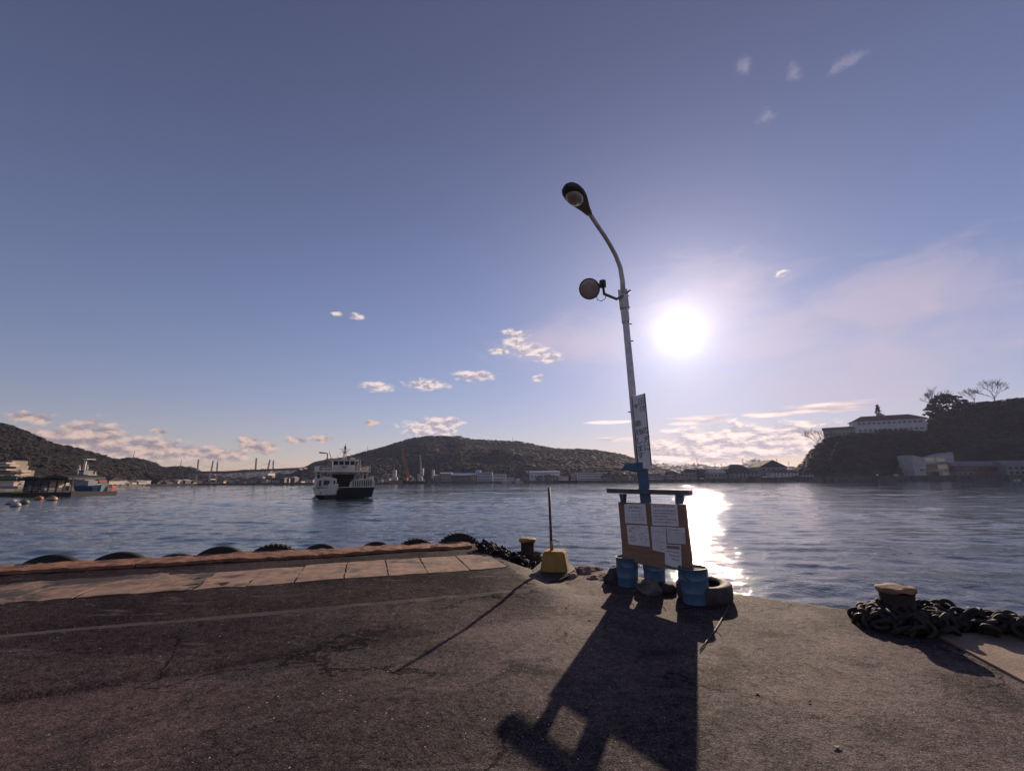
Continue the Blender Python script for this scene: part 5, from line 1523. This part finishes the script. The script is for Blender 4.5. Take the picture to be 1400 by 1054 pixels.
# ------------------------------------------------------------------ bridges
M_BR = paint('bridge_steel', (0.16, 0.15, 0.16), 0.85, sc=.2)
M_BRL = paint('bridge_pale_paint', (0.78, 0.68, 0.62), 0.85, sc=.2)
def bridge(label, towers, Yb, m, deck, portal, cab=True):
    o_ = Vector((aty(towers[0][0], 663, Yb).x, Yb, 0))
    t = empty('bridge', o_, 0, label, 'bridge')
    def pt(px, py, dy=0.0): return aty(px, py, Yb) - o_ + Vector((0, dy, 0))
    dz = [pt(*d) for d in deck]
    mb = MB()
    for a_, b_ in zip(dz, dz[1:]):
        mb.extr([a_ + Vector((0, -4.5, -1.0)), b_ + Vector((0, -4.5, -1.0)), b_ + Vector((0, -4.5, .9)), a_ + Vector((0, -4.5, .9))], (0, 9, 0))
    mb.build('deck', M_BR, t)
    for px, ytop, xtop, yb in towers:
        b_, a_ = pt(px, yb), pt(xtop, ytop)
        b_.z = -1 if yb > 660 else b_.z
        legs = (-5.5, 5.5) if portal else (0,)
        for dy in legs:
            mb = MB(); mb.tube([b_ + Vector((0, dy * 1.25, 0)), a_ + Vector((0, dy * .8, 0))], [1.5, 1.0], 4, smooth=False); mb.build('tower_leg', m, t)
        if portal:
            for f in (.25, .45, .62, .97):
                c_ = b_.lerp(a_, f); mb = MB(); mb.box(c_, (1.2, 11 * (1.25 - .45 * f), 1.1)); mb.build('cross_beam', m, t)
            mb = MB(); mb.box(Vector((b_.x, 0, b_.z + 1.5)), (5, 17, 3)); mb.build('pier', m, t)
        else:
            mb = MB(); mb.box(Vector((b_.x, 0, b_.z + 1.5)), (5, 8, 3)); mb.build('pier', m, t)
        for k in range(1, 4, 2):
            for sg in (-1, 1):
                c_ = b_.lerp(a_, .97 - .06 * k)
                e_ = Vector((b_.x + sg * (12 + 11 * k), 0, 0)); xs = [d.x for d in dz]
                if not (min(xs) < e_.x < max(xs)): continue
                for a2, b2 in zip(dz, dz[1:]):
                    if a2.x <= e_.x <= b2.x: e_.z = a2.z + (b2.z - a2.z) * (e_.x - a2.x) / (b2.x - a2.x)
                for dy in (-3.6, 3.6):
                    mb = MB(); mb.tube([c_ + Vector((0, dy * .2, 0)), e_ + Vector((0, dy, .8))], 0.03, 3, smooth=False); mb.build('stay_cable', M_BR, t)
    return t
bridge('cable bridge with slender single-column towers, the left and taller pair', [(267.5, 628, 271.5, 663.5), (348.5, 626, 350.5, 652)], 560, M_BRL, [(205, 644), (270, 645.3), (310, 645), (350, 643), (412, 641)], False)
bridge('cable bridge with pale portal-frame towers, just right of the slender ones', [(290, 630, 294.5, 663.5), (368.5, 628.5, 371.5, 650)], 585, M_BRL, [(205, 643.2), (290, 646.5), (330, 645), (371, 642), (418, 640)], True)

# ------------------------------------------------------------------ cranes, masts, poles
M_CRO, M_CRW = paint('orange_crane_paint', (0.45, 0.16, 0.06), .8, sc=.4), paint('white_crane_paint', (0.55, 0.52, 0.50), .8, sc=.4)
def lattice(mb, a, b, w0, w1, bays, r=0.18):
    a, b = Vector(a), Vector(b); d = (b - a).normalized(); s1 = d.cross(Vector((0, 1, 0))).normalized(); s2 = Vector((0, 1, 0))
    q = lambda f, i: a.lerp(b, f) + (s1 * (1 if i in (0, 3) else -1) + s2 * (1 if i < 2 else -1)) * (w0 + (w1 - w0) * f)
    for i in range(4): mb.tube([q(0, i), q(1, i)], r, 4, smooth=False)
    for k in range(bays):
        f0, f1 = k / bays, (k + 1) / bays
        for i in range(4):
            mb.tube([q(f0, i), q(f1, (i + 1) % 4)], r * .6, 3, smooth=False)
def crane(label, px, ybase, xt, yt, m, w, off, extras):
    q_ = azp(px, rshore(px) + off, 0); Y = q_.y
    o_ = Vector((aty(px, 655, Y).x, Y, wallh(px) - .1)); t = empty('crane', o_, 0, label, 'crane')
    a_, b_ = aty(px, ybase, Y) - o_, aty(xt, yt, Y) - o_
    mb = MB(); lattice(mb, a_, b_, w, w * .45, 12, 0.22); o2 = mb.build('boom', m, t); o2['kind'] = 'stuff'
    for nm, m_, bx in extras:
        mb = MB(); boxpx(mb, o_, *bx, Y - 1.5, 4); mb.build(nm, m_, t)
    if off > 0:
        mb = MB(); mb.box((a_.x, 0, 1.0), (6, 6, 2.2)); mb.build('base', M_DWALL, t)
    mb = MB(); mb.tube([b_, Vector((b_.x + .3, 0, 6))], .06, 3); mb.build('hoist_cable', M_MARK, t)
    return t
crane('orange lattice crane with a steep boom in the boatyard', 558, 655, 550.5, 613.5, M_CRO, 1.6, 14, [('cab', M_CRO, (555, 561, 650, 655)), ('counterweight', M_DWALL, (560, 564, 652, 656))])
crane('white tapering tower crane right of the orange crane', 576.5, 655, 574.5, 621, M_CRW, 1.1, 12, [('cab', M_CRW, (574, 578.5, 640, 650)), ('machine_house', M_CRW, (571, 576, 648, 656))])
crane('thin dark derrick with pale post between white crane and workshop', 589.5, 655, 588, 625, M_DWALL, .5, 12, [('post', M_CRW, (590, 593, 642, 654))])
def workship(label, px0, px1, ywl, yd, hullm, parts, off=-8):
    pm_ = (px0 + px1) / 2; Y = azp(pm_, rshore(pm_) + off, 0).y
    return ship(label, 'boat', px0, px1, ywl, yd, Y, hullm, parts, 7)
workship('orange barge with pale cabin tower left of the orange crane', 531, 549, 661, 656.5, M_OWALL, [('cabin', M_CRW, (535, 543, 652, 656.5)), ('wheelhouse', M_CRW, (536.5, 541, 642.5, 652)), ('mast', M_CRW, ((539, 646), (539, 639), .2))])
workship('black barge lying under the orange crane', 551, 567, 661, 657.5, M_BLK, [('deckhouse', M_CRO, (552, 557, 653, 657)), ('locker', M_CRW, (563, 567, 654, 657.5))])
workship('dark fishing boat below the white crane', 568, 582, 661, 657.5, M_BLK, [('cabin', M_CRW, (571, 577, 653, 657.5)), ('mast', M_CRW, ((579, 657), (579, 646), .18))])
workship('small white boat with two masts before the quay office', 686, 700, 660.6, 657.5, M_WWALL, [('cabin', M_WWALL, (688, 693, 653.5, 657.5)), ('mast', M_CRW, ((690, 655), (690, 644), .18)), ('mast', M_CRW, ((697, 657), (697, 646), .15))])
workship('second white boat with a mast right of the two masted boat', 703, 716, 660.6, 657.5, M_WWALL, [('cabin', M_WWALL, (706, 711, 654, 657.5)), ('mast', M_CRW, ((704, 657), (704, 645.5), .15))])
workship('long dark boat with pale cabin before the shore trees', 762, 790, 660.5, 657, M_BLK, [('cabin', M_WWALL, (769, 777, 653.5, 657)), ('locker', M_CRW, (781, 786, 655, 657))])
workship('small white motor boat at the far right shore', 1389, 1399, 659.5, 657, M_WWALL, [('cabin', M_WWALL, (1392, 1396, 655, 657))], -40)
def mast(label, px, yb, yt, Y, r=0.25, arms=(), name='mast', m=None):
    a_, b_ = aty(px, yb, Y), aty(px, yt, Y); t = empty(name, a_, 0, label, 'mast' if name == 'mast' else 'utility pole')
    hh = b_.z - a_.z
    mb = MB(); mb.tube([(0, 0, -1), (0, 0, hh)], [r, r * .55], 6); mb.build('pole', m or M_DWALL, t)
    for f, w_ in arms:
        mb = MB(); mb.box((0, 0, hh * f), (w_, .25, .25)); mb.build('crossarm', m or M_DWALL, t)
mast('antenna mast on the crest left of the middle hilltop', 502, 619, 609.5, hill_mid.pt(502, 1).y, .5, ((.6, 1.6),))
mast('short antenna mast beside the crest mast left of the hilltop', 499, 619, 613.5, hill_mid.pt(499, 1).y, .4)
mast('lone antenna mast on the right shoulder of the middle hill', 701, 605, 597, hill_mid.pt(701, 1).y, .5, ((.7, 1.5),))
mast('tall thin mast on the far left ridge', 181.5, 630, 615.5, hill_l2.pt(181, 1).y, .5, ((.8, 3), (.6, 4)))
mast('thin mast on the ridge left of the bridges', 246, 642, 628, hill_l2.pt(246, 1).y, .6, ((.8, 2.5),))
for px, yb, yt, off, lb in ((955, 652, 625, 30, 'tall utility pole over the long low hall'), (951, 652, 631, 42, 'shorter utility pole left of the tallest one'), (1018, 652, 626, 30, 'utility pole with crossarms by the hipped roof'), (1041, 652, 627, 40, 'utility pole behind the hipped roof, seen against the peaked hill'),
                            (1065, 652, 626, 50, 'utility pole rising behind the tall gabled house'), (1081, 653, 630, 20, 'utility pole before the long white house'), (897, 652, 627, 45, 'utility pole beside the sign plate'), (1101, 654, 634, 14, 'slim utility pole at the cliff foot'), (979, 652, 633, 40, 'stub utility pole on the low hall'), (988, 652, 632, 48, 'stub utility pole right of the low hall')):
    mast(lb, px, yb, yt, azp(px, rshore(px) + off, 0).y, .22, ((.9, 2.4), (.8, 2.0)), 'utility_pole')

# ------------------------------------------------------------------ cars on the far quay
M_CARW, M_CARG, M_CARB = mat('white_car_paint', (0.75, 0.74, 0.73), rough=0.25, coat=.5), mat('silver_car_paint', (0.4, 0.4, 0.41), rough=0.25, metal=.5, coat=.5), mat('dark_car_paint', (0.06, 0.06, 0.07), rough=0.25, coat=.5)
def car(label, px, off, m, yaw, group):
    p = azp(px, rshore(px) + off, wallh(px)); t = empty('parked_car', p, yaw, label, 'car', group)
    mb = MB(); mb.extr([(-2.1, -.85, .3), (2.1, -.85, .3), (2.15, -.85, .75), (1.2, -.85, .95), (-1.9, -.85, .98), (-2.15, -.85, .8)], (0, 1.7, 0)); mb.build('body', m, t)
    mb = MB(); mb.extr([(-1.75, -.72, .97), (.95, -.72, .95), (.3, -.72, 1.45), (-1.3, -.72, 1.47)], (0, 1.44, 0)); cb = mb.build('cabin', m, t)
    mb = MB(); mb.extr([(-1.55, -.75, 1.03), (.70, -.75, 1.02), (.22, -.75, 1.38), (-1.22, -.75, 1.39)], (0, 1.5, 0)); w_ = mb.build('window', M_PANE, t); w_.parent = cb
    for x in (-1.3, 1.3):
        for y in (-.86, .66):
            mb = MB(); mb.lathe([(0, 0), (.32, 0), (.32, .2), (0, .2)], 10, (x, y, .32), Matrix.Rotation(R(-90), 3, 'X')); mb.build('wheel', M_RUB, t)
for px, off, m, yaw, lb in ((886, 9, M_CARW, .2, 'white car parked right behind the blue post'), (893, 9, M_CARW, .1, 'white car second right of the blue post'), (901, 10, M_CARG, .3, 'silver car third right of the blue post'), (912, 9, M_CARB, .1, 'dark car fourth right of the blue post'), (960, 8, M_CARW, 0, 'white car before the low hall'),
                            (1047, 7, M_CARW, .2, 'white car by the tiny dark shed'), (1056, 7, M_CARW, .1, 'white car second right of the tiny dark shed'), (1066, 7, M_CARG, 0, 'silver car third right of the tiny dark shed'), (1076, 7, M_CARW, .2, 'white car below the long white house'), (1201, 9, M_CARW, 1.2, 'white car alone under the cliff'), (1226, 9, M_CARG, .2, 'silver car left of the angular concrete building')):
    car(lb, px, off, m, yaw + R(-20), 'cars parked along the far quay')

# ------------------------------------------------------------------ single trees
M_BARK = mat('dark_bark', (0.045, 0.036, 0.030), (0.03, 0.025, 0.022), 2, 0.9)
M_TWIG = mat('bare_twigs', (0.060, 0.045, 0.038), None, rough=0.9)
def bare_tree(label, px, yb, yt, Y, wpx, seed, name='bare_tree'):
    g = random.Random(seed)
    b_ = aty(px, yb, Y); hh = aty(px, yt, Y).z - b_.z; wd = abs(aty(px + wpx / 2, yb, Y).x - b_.x)
    t = empty(name, b_, 0, label, 'tree')
    tr, tw = MB(), MB()
    tr.tube([(0, 0, -1), (g.uniform(-.2, .2), 0, hh * .18), (g.uniform(-.4, .4), 0, hh * .34)], [hh * .028, hh * .022, hh * .018], 7)
    def grow(p, d, L, r, lev):
        q = p + d * L
        m_ = p.lerp(q, .5) + Vector((g.uniform(-1, 1), g.uniform(-1, 1), g.uniform(-.3, .6))) * L * .08
        (tr if lev < 2 else tw).tube([p, m_, q], [r, r * .8, r * .55], 4 if lev > 1 else 5, cap=False)
        if lev >= 5: return
        for _ in range(3 if lev < 4 else 2):
            dd = (d + Vector((g.uniform(-1, 1) * wd / hh * 1.1, g.uniform(-.8, .8), g.uniform(-.25, .7))) * .75).normalized()
            grow(p.lerp(q, g.uniform(.55, 1)), dd, L * g.uniform(.62, .86), max(r * .62, hh * .0045), lev + 1)
    for k in range(5):
        a = g.uniform(-1, 1)
        d = Vector((a * wd / hh * 1.6, g.uniform(-.5, .5), 1.0)).normalized()
        grow(Vector((0, 0, hh * (.2 + .03 * k))), d, hh * .42, hh * .013, 1)
    tr.build('trunk', M_BARK, t); c_ = tw.build('crown', M_TWIG, t); c_['kind'] = 'stuff'
def leaf_tree(label, px, yb, yt, Y, wpx, seed, m=None, n=220, shape='round', name='evergreen_tree'):
    g = np.random.default_rng(seed); r_ = random.Random(seed)
    b_ = aty(px, yb, Y); hh = aty(px, yt, Y).z - b_.z; wd = abs(aty(px + wpx / 2, yb, Y).x - b_.x)
    t = empty(name, b_, 0, label, 'tree')
    mb = MB(); mb.tube([(0, 0, -1), (.1, 0, hh * .4), (0, .1, hh * .9)], [hh * .03, hh * .022, hh * .006], 7)
    for k in range(5):
        z = hh * (.3 + .12 * k); a = r_.uniform(0, 6.28); mb.tube([(0, 0, z), (math.cos(a) * wd * .6, math.sin(a) * wd * .6, z + hh * .08)], [hh * .010, hh * .004], 5)
    mb.build('trunk', M_BARK, t)
    P, S = [], []
    while len(P) < n:
        z = r_.uniform(.16, 1)
        if shape == 'round': rad = math.sqrt(max(0, 1 - ((z - .58) / .44) ** 2))
        elif shape == 'pine':
            tier = (z * 5) % 1; rad = (1 - z) * .9 * (1 - .6 * tier) + .05
        else: rad = (1 - z) ** .7
        a = r_.uniform(0, 6.28); q = rad * wd * math.sqrt(r_.uniform(.25, 1)) * (1 + .18 * math.sin(3 * a + seed))
        P.append((math.cos(a) * q, math.sin(a) * q, z * hh)); S.append(max(.25, wd * .13 * r_.uniform(.6, 1.3)))
    c_ = canopy('crown', P, S, m or M_CAN, seed, .7); c_.parent = t
    c_['kind'] = 'stuff'
yc = lambda px, t_=1.0: cliff.pt(px, t_).y
bare_tree('spreading bare tree on the cliff top left of the dark evergreens', 1281, 566, 539, yc(1285), 40, 3)
bare_tree('widest bare tree on the cliff crest at the right edge', 1361, 551, 526, yc(1361), 52, 8)
bare_tree('smaller bare tree between the evergreens and the widest bare tree', 1333, 551, 535, yc(1333), 26, 13)
bare_tree('bare tree at the tip of the cliff below the lower wing', 1119, 611, 591, yc(1119), 34, 21)
bare_tree('thin bare tree right of the lower bare tree at the cliff tip', 1137, 603, 592, yc(1137), 20, 22)
leaf_tree('lone dark pine rising behind the cliff top building', 1204, 580, 554, ysch + 40, 20, 5, n=170, shape='pine', name='pine_tree')
leaf_tree('tall dark evergreen on the cliff right of the school-like building', 1305, 600, 541, yc(1305, .8), 44, 6, M_CANC, 420)
leaf_tree('lower evergreen overlapping the tall dark one on its left', 1288, 598, 556, yc(1288, .8), 26, 7, M_CANC, 260)
leaf_tree('rounded evergreen right of the tall dark one', 1328, 598, 549, yc(1328, .82), 30, 9, M_CANC, 260)
for k, (px, yt, w_, lb) in enumerate([(738, 650, 12, 'leftmost round tree before the vaulted warehouse'), (749, 648.5, 13, 'middle and tallest round tree before the vaulted warehouse'), (759, 650, 12, 'right round tree before the vaulted warehouse'), (781, 652, 7, 'small tree right of the cream house'), (868, 651, 9, 'small round tree left of the blue post'), (1090, 650, 8, 'small round tree before the long white house')]):
    leaf_tree(lb, px, 659, yt, azp(px, rshore(px) + 6, 0).y, w_, 40 + k, None, 120, name='tree')
# paths climbing the cliff nose
for pts_, lb in ((((1119, .95), (1112, .62), (1104, .30), (1098, .08)), 'path'), (((1157, .86), (1150, .60), (1142, .34), (1134, .08)), 'path')):
    mb = MB(); c_ = [cliff.pt(px, t_) + Vector((0, -.8, 1.0)) for px, t_ in pts_]
    cc_ = []
    for a_, b_ in zip(c_, c_[1:]):
        for k in range(6): cc_.append(a_.lerp(b_, k / 6))
    for a_, b_ in zip(cc_, cc_[1:]):
        mb.extr([a_ + Vector((-1.1, 0, .2)), a_ + Vector((1.1, 0, .2)), b_ + Vector((1.1, 0, .2)), b_ + Vector((-1.1, 0, .2))], (0, 1.2, -.8))
    tag(mb.build('path', mat('pale_steps', (0.22, 0.17, 0.11), (0.15, 0.12, 0.085), .3, .9)), kind='structure')
# ------------------------------------------------------------------ the air
mb = MB(); mb.box((0, 900, 75), (5200, 3600, 160))
hz = mb.mesh('haze', None)
hm = bpy.data.materials.new('haze_air'); hm.use_nodes = True
t = hm.node_tree; t.nodes.clear()
pv = N(t, 'ShaderNodeVolumePrincipled'); pv.inputs['Color'].default_value = (0.62, 0.70, 1.0, 1)
pv.inputs['Density'].default_value = 0.000075; pv.inputs['Anisotropy'].default_value = 0.35
oo = N(t, 'ShaderNodeOutputMaterial'); lk(t, pv.outputs[0], oo.inputs['Volume'])
hz.materials.append(hm)
tag(put('haze', hz), kind='stuff')
